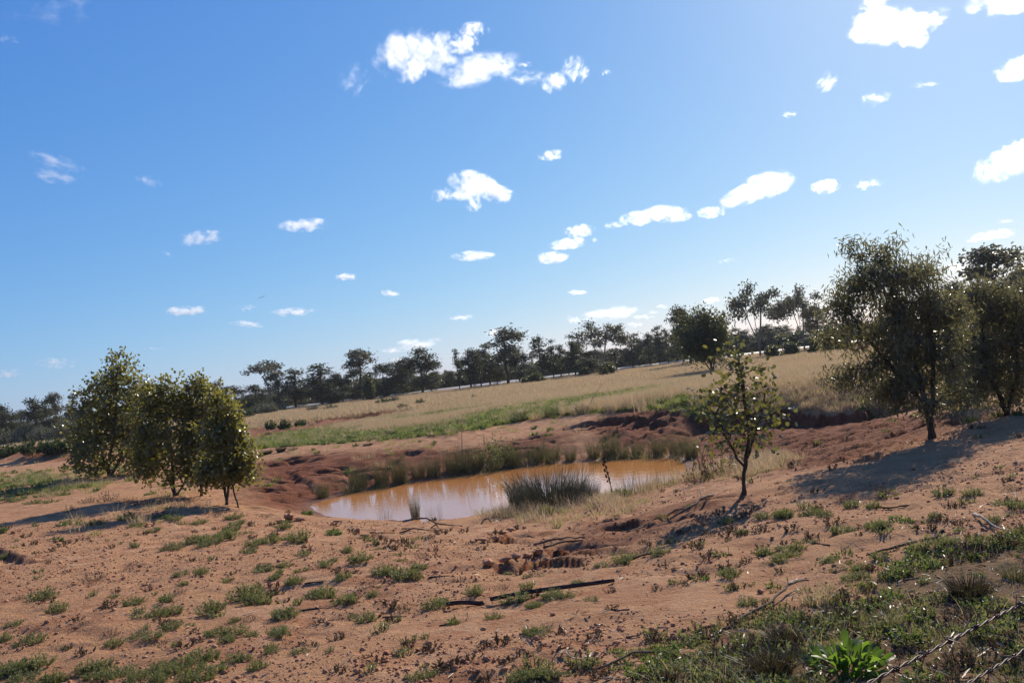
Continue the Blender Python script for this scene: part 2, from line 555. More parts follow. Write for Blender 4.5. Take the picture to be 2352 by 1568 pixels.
t = NT('red_soil')
geo = t.n('NewGeometry')
pos = geo.outputs['Position']
n_big = t.noise(pos, 0.55, 5, .6)
n_mid = t.noise(pos, 3.2, 6, .65, .3)
n_fine = t.noise(pos, 26, 5, .7)
n_grit = t.noise(pos, 95, 3, .8)
sand = t.mix(t.ramp(n_mid, (.36, .66)), (.425, .195, .096), (.590, .335, .182))
sand = t.mix(t.ramp(n_big, (.38, .64)), sand, (.52, .275, .138))
sand = t.mix(t.ramp(n_fine, (.56, .72, 0, .55)), sand, (.25, .098, .046))
sand = t.mix(t.ramp(n_grit, (.62, .74, 0, .6)), sand, (.20, .080, .040))
sand = t.mix(t.ramp(n_grit, (.36, .24, 0, .35)), sand, (.62, .36, .21))
redc = t.mix(t.ramp(n_mid, (.35, .7)), (.170, .056, .027), (.275, .105, .055))
redc = t.mix(t.ramp(n_fine, (.5, .75, 0, .5)), redc, (.13, .042, .02))
soil = t.mix(t.attr('red'), sand, redc)
dry = t.mix(t.ramp(n_mid, (.3, .7)), (.34, .220, .120), (.49, .34, .195))
dry = t.mix(t.ramp(n_fine, (.5, .75, 0, .6)), dry, (.22, .13, .06))
green = t.mix(t.ramp(n_fine, (.35, .65)), (.075, .105, .025), (.19, .21, .055))
cover = t.mix(t.math('MULTIPLY', t.attr('green'), .8), dry, green)
fmask = t.ramp(t.math('ADD', t.attr('field'), t.math('MULTIPLY', t.math('SUBTRACT', n_mid, .5), .6)), (.3, .7))
ground_c = t.mix(fmask, soil, cover)
rmask = t.ramp(t.math('ADD', t.attr('verge'), t.math('MULTIPLY', t.math('SUBTRACT', t.noise(pos, 2.3, 6, .65), .5), 1.6)), (.55, .95, 0, .8))
litter = t.mix(t.ramp(n_fine, (.35, .65)), (.06, .055, .022), (.20, .12, .06))
ground_c = t.mix(rmask, ground_c, litter)
wet = t.attr('wet')
ground_c = t.mix(t.math('MULTIPLY', wet, .55), ground_c, (.12, .045, .02))
pr = t.n('BsdfPrincipled', Base_Color=ground_c, Roughness=t.ramp(wet, (0, 1, .95, .55)))
pr.inputs['Specular IOR Level'].default_value = 0.08
hh = t.math('ADD', t.math('MULTIPLY', n_fine, 1.0), t.math('MULTIPLY', n_grit, .35))
hh = t.math('ADD', hh, t.math('MULTIPLY', n_mid, 2.0))
bp = t.n('Bump', Height=hh, Strength=1.0, Distance=0.05)
t.set(pr, 'Normal', bp)
t.set(t.out, 'Surface', pr)
SOIL = t.m
wetv = np.clip(sstep(.45, 0, pond_sd(gx, gy)), 0, 1)
me = mesh('ground', np.stack([gx, gy, GZ], -1), quads, SOIL, smooth=True,
          attrs={'red': red, 'field': fm, 'green': gm, 'verge': rm, 'wet': wetv})
tag(obj('ground', me), kind='structure')

# ------------------------------------------------------------------ muddy water
t = NT('muddy_water')
pos = t.n('NewGeometry').outputs['Position']
mud = t.mix(t.noise(pos, .5, 3), (.50, .205, .058), (.57, .245, .078))
p = t.n('BsdfPrincipled', Base_Color=mud, Roughness=0.035, IOR=1.33)
p.inputs['Specular IOR Level'].default_value = 0.5
mp = t.n('Mapping', Vector=pos); mp.inputs['Scale'].default_value = (1.0, 2.2, 1)
w1 = t.noise(mp.outputs[0], 2.2, 3, .5)
bp = t.n('Bump', Height=w1, Strength=0.05, Distance=0.05)
t.set(p, 'Normal', bp)
t.set(t.out, 'Surface', p)
WATER = t.m
c = POND.mean(0)
ring = c + (POND - c) * 1.12
wv = np.vstack([np.c_[ring, np.zeros(len(ring))], [[c[0], c[1], 0]]])
wf = np.array([[len(ring), i, (i + 1) % len(ring)] for i in range(len(ring))])
wo = obj('water', mesh('water', wv, wf, WATER))
tag(wo, kind='structure')
# ------------------------------------------------------------------ clouds: closed bodies of vapour
t = NT('cloud_vapour')
oc = t.n('TexCoord').outputs['Object']
oi = t.n('ObjectInfo')
rnd = t.math('MULTIPLY', oi.outputs['Random'], 60.0)
off = t.n('CombineXYZ', X=rnd, Y=t.math('MULTIPLY', rnd, .37), Z=t.math('MULTIPLY', rnd, -.61))
mp = t.n('Mapping', Vector=oc); mp.inputs['Scale'].default_value = (1.5, 1.0, .75)
v = t.n('VectorMath', {'operation': 'ADD'}, i0=mp.outputs[0], i1=off.outputs[0]).outputs[0]
big = t.noise(v, 1.3, 2, .5)
n1 = t.noise(v, 2.2, 9, .70, .5)
length = t.n('VectorMath', {'operation': 'LENGTH'}, i0=oc).outputs['Value']
sep = t.n('SeparateXYZ', Vector=oc)
sepc = t.n('SeparateColor', Color=oi.outputs['Color'])
# r: density per metre (x 0.01), g: how solid
fall = t.math('SUBTRACT', 1.0, length)
val = t.math('ADD', t.math('MULTIPLY', fall, .9), t.math('MULTIPLY', t.math('SUBTRACT', n1, .5), 4.2))
val = t.math('ADD', val, t.math('MULTIPLY', t.math('SUBTRACT', big, .5), 2.2))
val = t.math('ADD', val, t.math('SUBTRACT', sepc.outputs['Green'], 1.0))
edge = t.ramp(fall, (0, .25))
den = t.math('MULTIPLY', t.ramp(val, (.0, 1.0)), edge)
den = t.math('MULTIPLY', den, sepc.outputs['Red'])
den = t.math('MULTIPLY', den, 0.1)
vol = t.n('VolumePrincipled', Color=(1, 1, 1, 1), Density=den, Anisotropy=.62)
vol.inputs['Density Attribute'].default_value = ''
t.set(t.out, 'Volume', vol)
CLOUD = t.m
try:
    CLOUD.cycles.homogeneous_volume = False
    CLOUD.cycles.volume_sampling = 'MULTIPLE_IMPORTANCE'
except Exception:
    pass
SC.cycles.volume_step_rate = 1.0
SC.cycles.volume_max_steps = 96


def ico(sub):
    import bmesh
    bm = bmesh.new(); bmesh.ops.create_icosphere(bm, subdivisions=sub, radius=1.0)
    V = np.array([v.co[:] for v in bm.verts]); F = np.array([[v.index for v in f.verts] for f in bm.faces])
    bm.free()
    return V, F


ICO2, ICO2F = ico(2)
ICO1, ICO1F = ico(1)
ICO3, ICO3F = ico(3)
CLOUD_ME = mesh('cloud', ICO3 * 1.0, ICO3F, CLOUD, smooth=True)
# (u, v, width, height, tilt in degrees, solidity 0..1)
CLOUDS = [
    (965, 116, 160, 80, -10, .78), (905, 128, 100, 70, 30, .5), (950, 160, 76, 46, 30, .6), (1040, 98, 96, 40, -20, .5), (1088, 70, 62, 34, 8, .6), (1075, 100, 46, 40, 30, .5), (1098, 160, 170, 62, 12, .78), (1210, 178, 100, 34, -4, .45), (1270, 190, 60, 42, 20, .5), (1321, 160, 58, 52, -30, .6),
    (814, 182, 70, 66, -35, .32), (1392, 166, 26, 14, 0, .35),
    (2035, 60, 150, 74, -4, 1.0), (2090, 78, 80, 52, -30, .85), (2125, 52, 84, 40, 24, .5), (2008, 12, 60, 50, 60, .55), (1990, 38, 50, 26, 40, .4), (2312, 6, 130, 44, -6, .75), (2335, 158, 80, 50, 8, .85), (1898, 188, 36, 48, -50, .35), (2010, 226, 56, 30, 8, .4),
    (2122, 194, 50, 12, 0, .25), (2342, 338, 60, 30, 5, .75), (2302, 380, 120, 62, 16, .85), (1266, 356, 58, 25, 4, .55), (1088, 422, 116, 60, -8, 1.0), (1130, 440, 110, 46, -14, .95), (1062, 448, 80, 22, 4, .7), (1014, 446, 44, 30, 15, .5), (1088, 466, 40, 38, 20, .5),
    (1760, 425, 120, 60, 14, 1.0), (1715, 446, 120, 44, 18, 1.0), (1470, 500, 90, 36, 4, 1.0), (1532, 490, 110, 40, -4, 1.0), (1634, 487, 66, 28, 4, .85), (1896, 428, 64, 32, 4, .85), (1996, 422, 54, 22, 5, .45), (1411, 516, 50, 16, 8, .5),
    (1332, 530, 72, 32, 4, .9), (1304, 559, 92, 28, 6, .95), (1269, 591, 74, 32, 4, .9), (1366, 552, 18, 14, 0, .35), (1089, 587, 104, 24, 2, .9), (698, 516, 112, 34, 5, .9), (460, 546, 88, 32, 10, .6), (795, 635, 56, 18, 2, .85),
    (896, 673, 38, 15, -8, .75), (425, 713, 90, 24, 6, .85), (674, 716, 100, 20, 4, .85), (567, 706, 48, 16, 6, .45), (566, 744, 74, 14, -4, .55), (1060, 728, 52, 14, 4, .6), (1326, 671, 42, 12, 0, .75),
    (1402, 719, 150, 34, 8, .95), (1478, 727, 50, 10, 0, .5), (1457, 744, 34, 12, 0, .55), (1318, 734, 40, 18, -10, .5), (2286, 538, 76, 18, 4, .75), (2252, 548, 48, 12, 8, .5), (2312, 507, 40, 10, 0, .3), (132, 374, 100, 30, -12, .4), (126, 404, 96, 28, -4, .4),
    (342, 415, 54, 22, -10, .38), (948, 791, 124, 26, 8, .8), (896, 804, 50, 12, 0, .5), (918, 826, 44, 10, 0, .6), (130, 833, 74, 22, 0, .6), (16, 857, 60, 18, 4, .55), (120, 14, 150, 70, 12, .26), (1140, 766, 64, 26, 12, .5),
    (1634, 689, 60, 14, 8, .5), (1500, 716, 40, 10, 0, .4), (1522, 703, 32, 8, 0, .5), (1670, 598, 44, 12, 4, .25), (380, 582, 36, 14, -10, .22), (1812, 262, 40, 14, 0, .25), (1205, 148, 34, 16, 0, .25), (16, 88, 44, 16, 0, .22),
    (355, 799, 46, 12, 0, .25), (1880, 706, 60, 24, 8, .5), (2205, 612, 60, 20, 0, .6),
]


def ordinal(n):
    W = ['first', 'second', 'third', 'fourth', 'fifth', 'sixth', 'seventh', 'eighth', 'ninth', 'tenth', 'eleventh', 'twelfth', 'thirteenth', 'fourteenth', 'fifteenth',
         'sixteenth', 'seventeenth', 'eighteenth', 'nineteenth', 'twentieth']
    return W[n - 1] if n <= 20 else 'twenty-' + W[n - 21]


def cloud_word(w, s):
    return 'faint wispy' if s < .41 else 'ragged thin' if s < .62 else 'big bright white' if w > 140 else 'small solid white' if w < 60 else 'white fair-weather'


def cloud_band(v):
    return 'near the top of the sky' if v < 240 else 'halfway up' if v < 450 else 'in the lower sky' if v < 640 else 'low above the treeline'


fam = {}
for i, (u, v, w, h, tilt, s) in enumerate(CLOUDS):
    fam.setdefault((cloud_word(w, s), cloud_band(v)), []).append((u, i))
CLAB = {}
for (wd, bd), L in fam.items():
    L.sort()
    for k, (u, i) in enumerate(L):
        if len(L) == 1: CLAB[i] = f'the only {wd} cloud floating {bd}'
        elif k == 0: CLAB[i] = f'{wd} cloud {bd}, leftmost of the {len(L)}'
        elif k == len(L) - 1: CLAB[i] = f'{wd} cloud {bd}, rightmost of the {len(L)}'
        else: CLAB[i] = f'{wd} cloud {bd}, {ordinal(k + 1)} from left of {len(L)} alike'
for i, (u, v, w, h, tilt, s) in enumerate(CLOUDS):
    d = ray(u, v)
    el = d[2] / np.linalg.norm(d)
    dist = min(900.0 / max(el, .02), 7500.0)
    d = d / np.linalg.norm(d)
    p = np.array([0, 0, EYE]) + d * dist
    pxm = dist * S / FOC                      # metres per survey unit at that distance
    W, H = w * pxm / 2 * (1.12 if s > .8 else 1.28), h * pxm / 2 * (1.12 if s > .8 else 1.28)
    D = min(W, max(H * 1.3, W * .5))
    # lie level in the world, turned to face the viewer
    a = math.atan2(d[0], d[1])
    tl = math.radians(tilt) - ROLL
    R = Matrix.Rotation(-a, 3, 'Z') @ Matrix.Rotation(-tl, 3, 'Y')
    o = obj('cloud', CLOUD_ME, loc=p)
    o.rotation_euler = R.to_euler()
    o.scale = (W, D, H)
    o.color = (min(1.0, (.6 + (2.0 if w < 120 else 1.5) * s) / D / .1 * (1.0 if s > .45 else .55)), .45 + .5 * s, 0, 1)
    tag(o, CLAB[i], 'cloud', 'scattered white clouds')
# ------------------------------------------------------------------ plant building kit
def norm(a):
    return a / np.maximum(np.linalg.norm(a, axis=-1, keepdims=True), 1e-9)


LEAF_T = {
    # (along, across, lift) and faces
    'lance': ([(0, 0, 0), (.4, .5, .06), (1, 0, -.05), (.4, -.5, .06)], [(0, 1, 2), (0, 2, 3)]),
    'round': ([(0, 0, 0), (.22, .42, .05), (.62, .46, .06), (1, 0, 0), (.62, -.46, .06), (.22, -.42, .05)], [(0, 1, 2), (0, 2, 3), (0, 3, 4), (0, 4, 5)]),
    'clump': ([(0, 0, 0), (.5, .5, .15), (1, .1, -.1), (.55, -.5, .1)], [(0, 1, 2), (0, 2, 3)]),
}


def leaves(P, A, N, L, W, tmpl):
    """leaf blades at P pointing along A with face normal about N"""
    T, F = LEAF_T[tmpl]
    T = np.array(T)
    A = norm(A); Sd = norm(np.cross(A, N)); Nn = np.cross(Sd, A)
    n, m = len(P), len(T)
    V = P[:, None] + A[:, None] * (T[:, 0] * L[:, None])[..., None] + Sd[:, None] * (T[:, 1] * W[:, None])[..., None] + Nn[:, None] * (T[:, 2] * L[:, None])[..., None]
    Fi = np.array(F)[None] + (np.arange(n) * m)[:, None, None]
    return V.reshape(-1, 3), Fi.reshape(-1, 3), m


def blades(P, D, H, W, lean, rng, seg=3):
    """grass blades: P base, D horizontal lean direction (n,2), H height, W width, lean amount"""
    n = len(P)
    ts = np.linspace(0, 1, seg + 1)
    ph = rng.uniform(0, 2 * math.pi, n)
    sd = np.stack([np.cos(ph), np.sin(ph), np.zeros(n)], -1)
    rows = []
    for i, tt in enumerate(ts):
        off = lean * tt ** 1.8
        c = P + np.stack([D[:, 0] * off * H, D[:, 1] * off * H, H * (tt - .35 * lean * tt ** 2 * .8)], -1)
        w = W * (1 - tt) ** .6 * .5
        if i < seg:
            rows.append(c - sd * w[:, None]); rows.append(c + sd * w[:, None])
        else:
            rows.append(c)
    V = np.stack(rows, 1)
    m = 2 * seg + 1
    F = []
    for i in range(seg - 1):
        F += [(2 * i, 2 * i + 1, 2 * i + 3), (2 * i, 2 * i + 3, 2 * i + 2)]
    F.append((2 * seg - 2, 2 * seg - 1, 2 * seg))
    Fi = np.array(F)[None] + (np.arange(n) * m)[:, None, None]
    return V.reshape(-1, 3), Fi.reshape(-1, 3), m


def tube(path, rad, k=6, cap=True):
    path = np.asarray(path, float); rad = np.asarray(rad, float)
    n = len(path)
    tan = norm(np.gradient(path, axis=0))
    ref = np.array([0.31, 0.17, 0.93]) if abs(tan[0, 2]) < .9 else np.array([1.0, .1, 0])
    V = []
    for i in range(n):
        s = norm(np.cross(tan[i], ref)); q = np.cross(s, tan[i])
        a = np.arange(k) * 2 * math.pi / k
        V.append(path[i] + rad[i] * (np.cos(a)[:, None] * s + np.sin(a)[:, None] * q))
    V = np.vstack(V)
    F = []
    for i in range(n - 1):
        for j in range(k):
            a, b = i * k + j, i * k + (j + 1) % k
            F.append((a, b, b + k, a + k))
    if cap:
        V = np.vstack([V, path[0], path[-1]])
        for j in range(k):
            F.append((n * k, (j + 1) % k, j, n * k))
            F.append((n * k + 1, (n - 1) * k + j, (n - 1) * k + (j + 1) % k, n * k + 1))
    return V, [f if f[0] != f[3] else f[:3] for f in F]


class Geo:
    def __init__(s): s.V = []; s.F = []; s.T = []; s.n = 0; s.MI = []

    def add(s, V, F, tint=None, mi=0):
        V = np.asarray(V)
        s.V.append(V); s.F += [tuple(int(i) + s.n for i in f) for f in F]
        s.T.append(np.full(len(V), .5) if tint is None else tint)
        s.MI += [mi] * len(F)
        s.n += len(V)

    def mesh(s, name, mats, smooth=False):
        return mesh(name, np.vstack(s.V), s.F, mats, tint=np.concatenate(s.T), smooth=smooth, mat_idx=s.MI)


def skeleton(blobs, ncl, trunks, rng, up=0.35, outward=.55):
    """grow limbs from given trunk paths to points spread through the crown's volume"""
    nodes = []; par = []
    for path in trunks:
        prev = 0 if (nodes and np.allclose(nodes[0], path[0])) else -1
        for i, p in enumerate(path):
            if i == 0 and prev == 0: continue
            nodes.append(np.array(p, float)); par.append(prev); prev = len(nodes) - 1
    B = np.array([b[:6] for b in blobs], float)
    w = np.array([b[6] if len(b) > 6 else 1.0 for b in blobs]) * np.cbrt(B[:, 3] * B[:, 4] * B[:, 5]) ** 2
    pick = rng.choice(len(B), ncl, p=w / w.sum())
    d = norm(rng.normal(size=(ncl, 3)))
    r = rng.uniform(0, 1, ncl) ** outward
    C = B[pick, :3] + d * r[:, None] * B[pick, 3:6]
    base = nodes[0]
    order = np.argsort(np.linalg.norm(C - np.array(trunks[0][-1]), axis=1))
    ends = []
    for i in order:
        p = C[i]
        Nn = np.array(nodes)
        dv = p - Nn
        dist = np.linalg.norm(dv, axis=1)
        cost = dist + np.maximum(0, -dv[:, 2]) * 1.2 + np.maximum(0, .55 - dv[:, 2] / np.maximum(dist, 1e-6)) * .25 * dist
        cost[0] += 2.0 * dist[0] * .3
        j = int(np.argmin(cost))
        a = Nn[j]; L = dist[j]
        k = max(2, min(5, int(L / .35) + 1))
        side = rng.normal(size=3) * L * .07
        prev = j
        for q in range(1, k + 1):
            tt = q / k
            m = a + (p - a) * tt + side * math.sin(math.pi * tt) + np.array([0, 0, up * L * .25 * math.sin(math.pi * tt)])
            nodes.append(m); par.append(prev); prev = len(nodes) - 1
        ends.append(prev)
    return np.array(nodes), np.array(par), ends, C


def limbs(nodes, par, ends, r_tip, r_base, k=5, power=.5):
    n = len(nodes)
    cnt = np.zeros(n)
    for e in ends: cnt[e] += 1
    for i in range(n - 1, -1, -1):
        if par[i] >= 0: cnt[par[i]] += max(cnt[i], .5)
    mx = cnt.max()
    rad = r_tip + (r_base - r_tip) * (np.maximum(cnt - 1, 0) / max(mx - 1, 1)) ** power
    g = Geo()
    kids = {}
    for i in range(n):
        kids.setdefault(int(par[i]), []).append(i)
    # chains: follow the thickest child
    todo = list(kids.get(-1, []))
    chains = []
    for root in todo:
        stack = [(root, None)]
        while stack:
            st, pre = stack.pop()
            ch = ([pre] if pre is not None else []) + [st]
            cur = st
            while True:
                ks = kids.get(cur, [])
                if not ks: break
                best = max(ks, key=lambda q: cnt[q])
                for q in ks:
                    if q != best: stack.append((q, cur))
                ch.append(best); cur = best
            if len(ch) > 1: chains.append(ch)
    for ch in chains:
        rr = rad[ch].copy()
        if par[ch[0]] != -1 or ch[0] != 0:
            rr[0] = min(rr[0], rr[1] * 1.15)
        rr[0] *= 1.0
        if ch[0] in kids.get(-1, []):
            rr[0] *= 1.35
        V, F = tube(nodes[ch], rr, k if rr.max() > .02 else 4, cap=False)
        g.add(V, F)
    return g, rad, chains


BARK = bark_mat('dark_bark', (.030, .022, .016), (.085, .062, .045))
BARK_PALE = bark_mat('smooth_grey_bark', (.10, .085, .07), (.24, .20, .16), 6)
LEAF_BOX = leaf_mat('box_leaf', (.040, .046, .015), (.105, .108, .032), (.42, .38, .06), .36, .33, .6)
LEAF_SAP = leaf_mat('sapling_leaf', (.030, .040, .014), (.080, .088, .028), (.32, .31, .06), .28, .33, .6)
LEAF_NARROW = leaf_mat('narrow_gum_leaf', (.050, .052, .028), (.112, .110, .060), (.30, .28, .11), .36, .36, .55)
LEAF_FAR = leaf_mat('far_gum_leaf', (.048, .054, .036), (.105, .110, .072), (.22, .21, .11), .24, .5, .45)
LEAF_PINE = leaf_mat('cypress_leaf', (.038, .046, .028), (.080, .088, .052), (.15, .16, .07), .24, .6, .3)
LEAF_BUSH = leaf_mat('bush_leaf', (.024, .034, .012), (.060, .075, .026), (.17, .18, .04), .30, .45, .5)


def crown_leaves(nodes, par, ends, rng, per, spread, L, W, droop, tmpl, clump=0):
    ends = np.array(ends)
    E = np.repeat(ends, per)
    n = len(E)
    back = rng.uniform(0, 1, n)[:, None]
    a = nodes[E]; b = nodes[par[E]]
    P = a + (b - a) * back * 1.4 + rng.normal(size=(n, 3)) * spread * np.array([1, 1, .8])
    A = rng.normal(size=(n, 3)) + np.array([0, 0, -droop])
    N = rng.normal(size=(n, 3)) + np.array([0, 0, .35])
    ln = L * rng.uniform(.65, 1.25, n); wd = W * rng.uniform(.7, 1.2, n)
    V, F, m = leaves(P, A, N, ln, wd, tmpl)
    cl = rng.uniform(0, 1, len(ends)).repeat(per)
    tint = np.clip(.55 * rng.uniform(0, 1, n) + .45 * cl, 0, 1).repeat(m)
    return V, F, tint


def blob_uv(base, y, spec):
    """crown lobes given by where they stand in the survey: (u, v, ru, rv, dy, weight)"""
    k = y * S / FOC
    out = []
    for (u, v, ru, rv, dy, w) in spec:
        p = at_y(u, v, y) - base
        rx, rz = ru * k, rv * k
        out.append((p[0], p[1] + dy, p[2], rx, .5 * (rx + rz) * 1.1, rz, w))
    return out


def near_tree(name, uvb, spec, trunk_uv, seed, ncl, per, spread, L, W, droop, tmpl, leaf, label, cat='tree', group=None, r_base=.06, r_tip=.004, stems=1, bark=None):
    rng = np.random.default_rng(seed)
    base = hit(*uvb)
    y = base[1]
    root = thing(name, base, label, cat, group)
    blobs = blob_uv(base, y, spec)
    # sprigs that break the outline
    for b in list(blobs):
        for q in range(3):
            d = norm(rng.normal(size=3) + np.array([0, 0, .45])); e = rng.uniform(.95, 1.65); f = rng.uniform(.10, .32)
            blobs.append((b[0] + d[0] * b[3] * e, b[1] + d[1] * b[4] * e, b[2] + d[2] * b[5] * e, b[3] * f, b[4] * f, b[5] * f, 1.3 * b[6]))
    trunks = []
    for tr in trunk_uv:
        path = [np.array([0, 0, -.08])]
        for j, (u, v, dy) in enumerate(tr):
            p = at_y(u, v, y) - base; p[1] += dy
            path.append(p)
        # soften the stem
        path = np.array(path)
        fine = []
        for a, b in zip(path[:-1], path[1:]):
            for q in range(3):
                fine.append(a + (b - a) * q / 3 + rng.normal(size=3) * .012 * (q > 0))
        fine.append(path[-1])
        if trunks: fine[0] = trunks[0][0]
        trunks.append(fine)
    nodes, par, ends, C = skeleton(blobs, ncl, trunks, rng)
    g, rad, ch = limbs(nodes, par, ends, r_tip, r_base)
    obj('trunk', g.mesh(name + '_limbs', bark or BARK, smooth=True), root)
    V, F, T = crown_leaves(nodes, par, ends, rng, per, spread, L, W, droop, tmpl)
    c = obj('crown', mesh(name + '_crown', V, F, leaf, tint=T), root)
    c['kind'] = 'stuff'
    return root, base, nodes, par, ends


# --- the two drooping gums on the right bank
near_tree('gum_tree', (2140, 1006), [
    (2028, 575, 46, 46, .0, .9), (2030, 640, 85, 50, -.3, 1.0), (1975, 650, 66, 56, .1, 1.0), (1935, 700, 44, 50, .2, .8), (2135, 625, 56, 54, .2, 1.0), (2170, 690, 52, 66, .3, 1.0), (2060, 720, 130, 66, .0, 1.3),
    (2030, 800, 100, 55, -.2, 1.0), (2125, 810, 90, 70, .2, 1.0), (2090, 880, 100, 46, .2, .8), (1945, 790, 34, 34, -.1, .45), (1945, 860, 46, 30, -.2, .6), (1990, 895, 60, 26, -.2, .6), (2030, 860, 80, 44, -.2, .7), (2200, 790, 50, 80, .3, .9), (2215, 890, 50, 50, .2, .6), (2120, 930, 90, 26, -.3, .6), (2010, 915, 70, 20, -.3, .4)],
    [[(2130, 930, 0), (2105, 840, .05), (2075, 740, .05), (2045, 640, 0), (2030, 580, 0)], [(2138, 960, 0), (2150, 860, .1), (2150, 760, .2), (2140, 650, .2)], [(2125, 925, 0), (2050, 850, -.1), (1975, 760, 0), (1950, 700, .1)]],
    11, 760, 30, .11, .110, .024, 1.2, 'lance', LEAF_NARROW, 'largest dark drooping gum tree on the right bank, leaning over the red slope', group='trees around the pond', r_base=.065, r_tip=.003)
near_tree('gum_tree', (2312, 953), [
    (2262, 680, 60, 50, 0, .9), (2320, 700, 60, 60, .2, 1.0), (2290, 780, 85, 60, .1, .9), (2350, 790, 50, 80, .2, .9), (2245, 800, 44, 80, .1, .7), (2240, 880, 60, 45, -.1, .5), (2330, 880, 60, 40, .1, .45), (2400, 720, 50, 90, .1, .8), (2390, 620, 40, 50, .1, .5), (2290, 910, 70, 24, .1, .5), (2360, 900, 50, 30, .1, .4), (2300, 850, 80, 50, .1, .8)],
    [[(2300, 915, 0), (2262, 850, 0), (2255, 760, 0)], [(2325, 915, .05), (2345, 850, .1), (2335, 740, .1)]],
    12, 620, 30, .12, .105, .022, 1.0, 'lance', LEAF_NARROW, 'twin-stemmed sparse gum tree at the right edge of the photo, on the bank', group='trees around the pond', r_base=.055, r_tip=.003)
near_tree('gum_tree', (2222, 938), [
    (2200, 740, 40, 60, 0, .8), (2225, 800, 50, 60, 0, 1.0), (2195, 860, 50, 50, 0, .9), (2240, 880, 50, 34, 0, .8), (2190, 915, 70, 20, 0, .6)], [[(2215, 880, 0), (2208, 800, 0)]],
    13, 330, 26, .12, .10, .022, 1.0, 'lance', LEAF_NARROW, 'thin low gum sapling filling the gap between the two right bank gums', group='trees around the pond', r_base=.025, r_tip=.003)
# --- the clump of box trees at the left of the pond
near_tree('box_tree', (252, 1092), [
    (266, 826, 26, 28, 0, .6), (272, 862, 50, 34, 0, 1.0), (240, 890, 50, 34, 0, 1.0), (305, 895, 36, 44, 0, .9), (205, 930, 36, 40, 0, .9), (262, 940, 75, 44, -.5, 1.2), (318, 960, 40, 56, 0, 1.0),
    (196, 990, 34, 48, 0, 1.0), (255, 1000, 80, 44, -.4, 1.2), (200, 1045, 40, 36, 0, .9), (322, 1020, 44, 54, .3, .9), (250, 1055, 60, 20, -.3, .35), (335, 905, 22, 30, .6, .4), (190, 1070, 26, 20, 0, .4), (230, 1068, 60, 14, -.2, .6), (182, 1040, 26, 36, 0, .8), (328, 1058, 34, 34, .2, .8)],
    [[(250, 1060, 0), (262, 1000, 0), (268, 920, 0), (268, 850, 0)], [(240, 1060, 0), (218, 1000, .2), (205, 930, .1)], [(275, 1055, 0), (295, 990, .1), (308, 920, .1)]],
    21, 640, 16, .17, .115, .10, .6, 'round', LEAF_BOX, 'tallest and leftmost box tree of the leafy clump left of the pond', group='trees around the pond', r_base=.09, r_tip=.006)
near_tree('box_tree', (402, 1137), [
    (372, 888, 36, 28, 0, .8), (345, 930, 36, 46, 0, .9), (400, 920, 45, 44, 0, 1.0), (435, 935, 36, 50, 0, .9), (338, 1000, 40, 60, 0, 1.0), (400, 1010, 66, 56, -.3, 1.2), (350, 1070, 46, 40, 0, .9), (425, 1060, 50, 40, 0, .9), (390, 1100, 40, 16, -.2, .5), (335, 1090, 36, 14, 0, .5), (445, 1090, 36, 14, 0, .5), (318, 960, 16, 40, .3, .6), (318, 1050, 30, 44, .2, .9), (455, 1085, 44, 28, 0, .8), (322, 905, 20, 26, .2, .5)],
    [[(398, 1100, 0), (392, 1030, 0), (378, 920, 0)], [(425, 1105, 0), (430, 1040, .1), (432, 950, .1)], [(392, 1105, 0), (360, 1050, 0), (345, 980, .1)]],
    22, 600, 16, .12, .08, .072, .6, 'round', LEAF_BOX, 'bushy box tree in the middle of the leafy clump left of the pond', group='trees around the pond', r_base=.055, r_tip=.004)
near_tree('box_tree', (462, 1138), [
    (456, 858, 10, 22, 0, .3), (466, 890, 26, 30, 0, .6), (475, 940, 40, 46, 0, 1.0), (468, 1010, 40, 50, 0, 1.0), (465, 1070, 34, 34, 0, .7)],
    [[(461, 1100, 0), (464, 1020, 0), (460, 920, 0), (455, 850, 0)]],
    23, 260, 16, .11, .075, .068, .6, 'round', LEAF_BOX, 'slender box tree with a thin leader sticking up from the left clump', group='trees around the pond', r_base=.04, r_tip=.004)
near_tree('box_tree', (519, 1158), [
    (500, 915, 30, 34, 0, .8), (520, 950, 36, 40, 0, .9), (548, 985, 22, 44, 0, .7), (505, 1010, 46, 50, -.2, 1.0), (548, 1045, 30, 46, 0, .9), (520, 1075, 56, 34, 0, 1.0), (594, 1092, 34, 10, -.3, .22), (480, 1075, 36, 36, 0, .7), (540, 1105, 46, 14, -.1, .5), (566, 1085, 26, 16, 0, .5), (470, 1105, 40, 16, 0, .6), (574, 1055, 20, 36, 0, .6), (585, 1085, 22, 16, 0, .4)],
    [[(515, 1115, 0), (505, 1060, 0), (502, 960, 0)], [(525, 1110, 0), (538, 1060, .1), (530, 970, .1)]],
    24, 480, 16, .11, .075, .068, .6, 'round', LEAF_BOX, 'rightmost box tree of the left clump, one thin branch reaching toward the pond', group='trees around the pond', r_base=.045, r_tip=.003)
near_tree('box_tree', (549, 1166), [(530, 1065, 20, 22, 0, 1), (528, 1095, 18, 14, 0, .6)], [[(540, 1140, 0), (530, 1105, 0), (529, 1080, 0)]],
          25, 26, 9, .09, .07, .058, .6, 'round', LEAF_BOX, 'leaning crooked little stem at the right foot of the left clump', group='trees around the pond', r_base=.02, r_tip=.003)

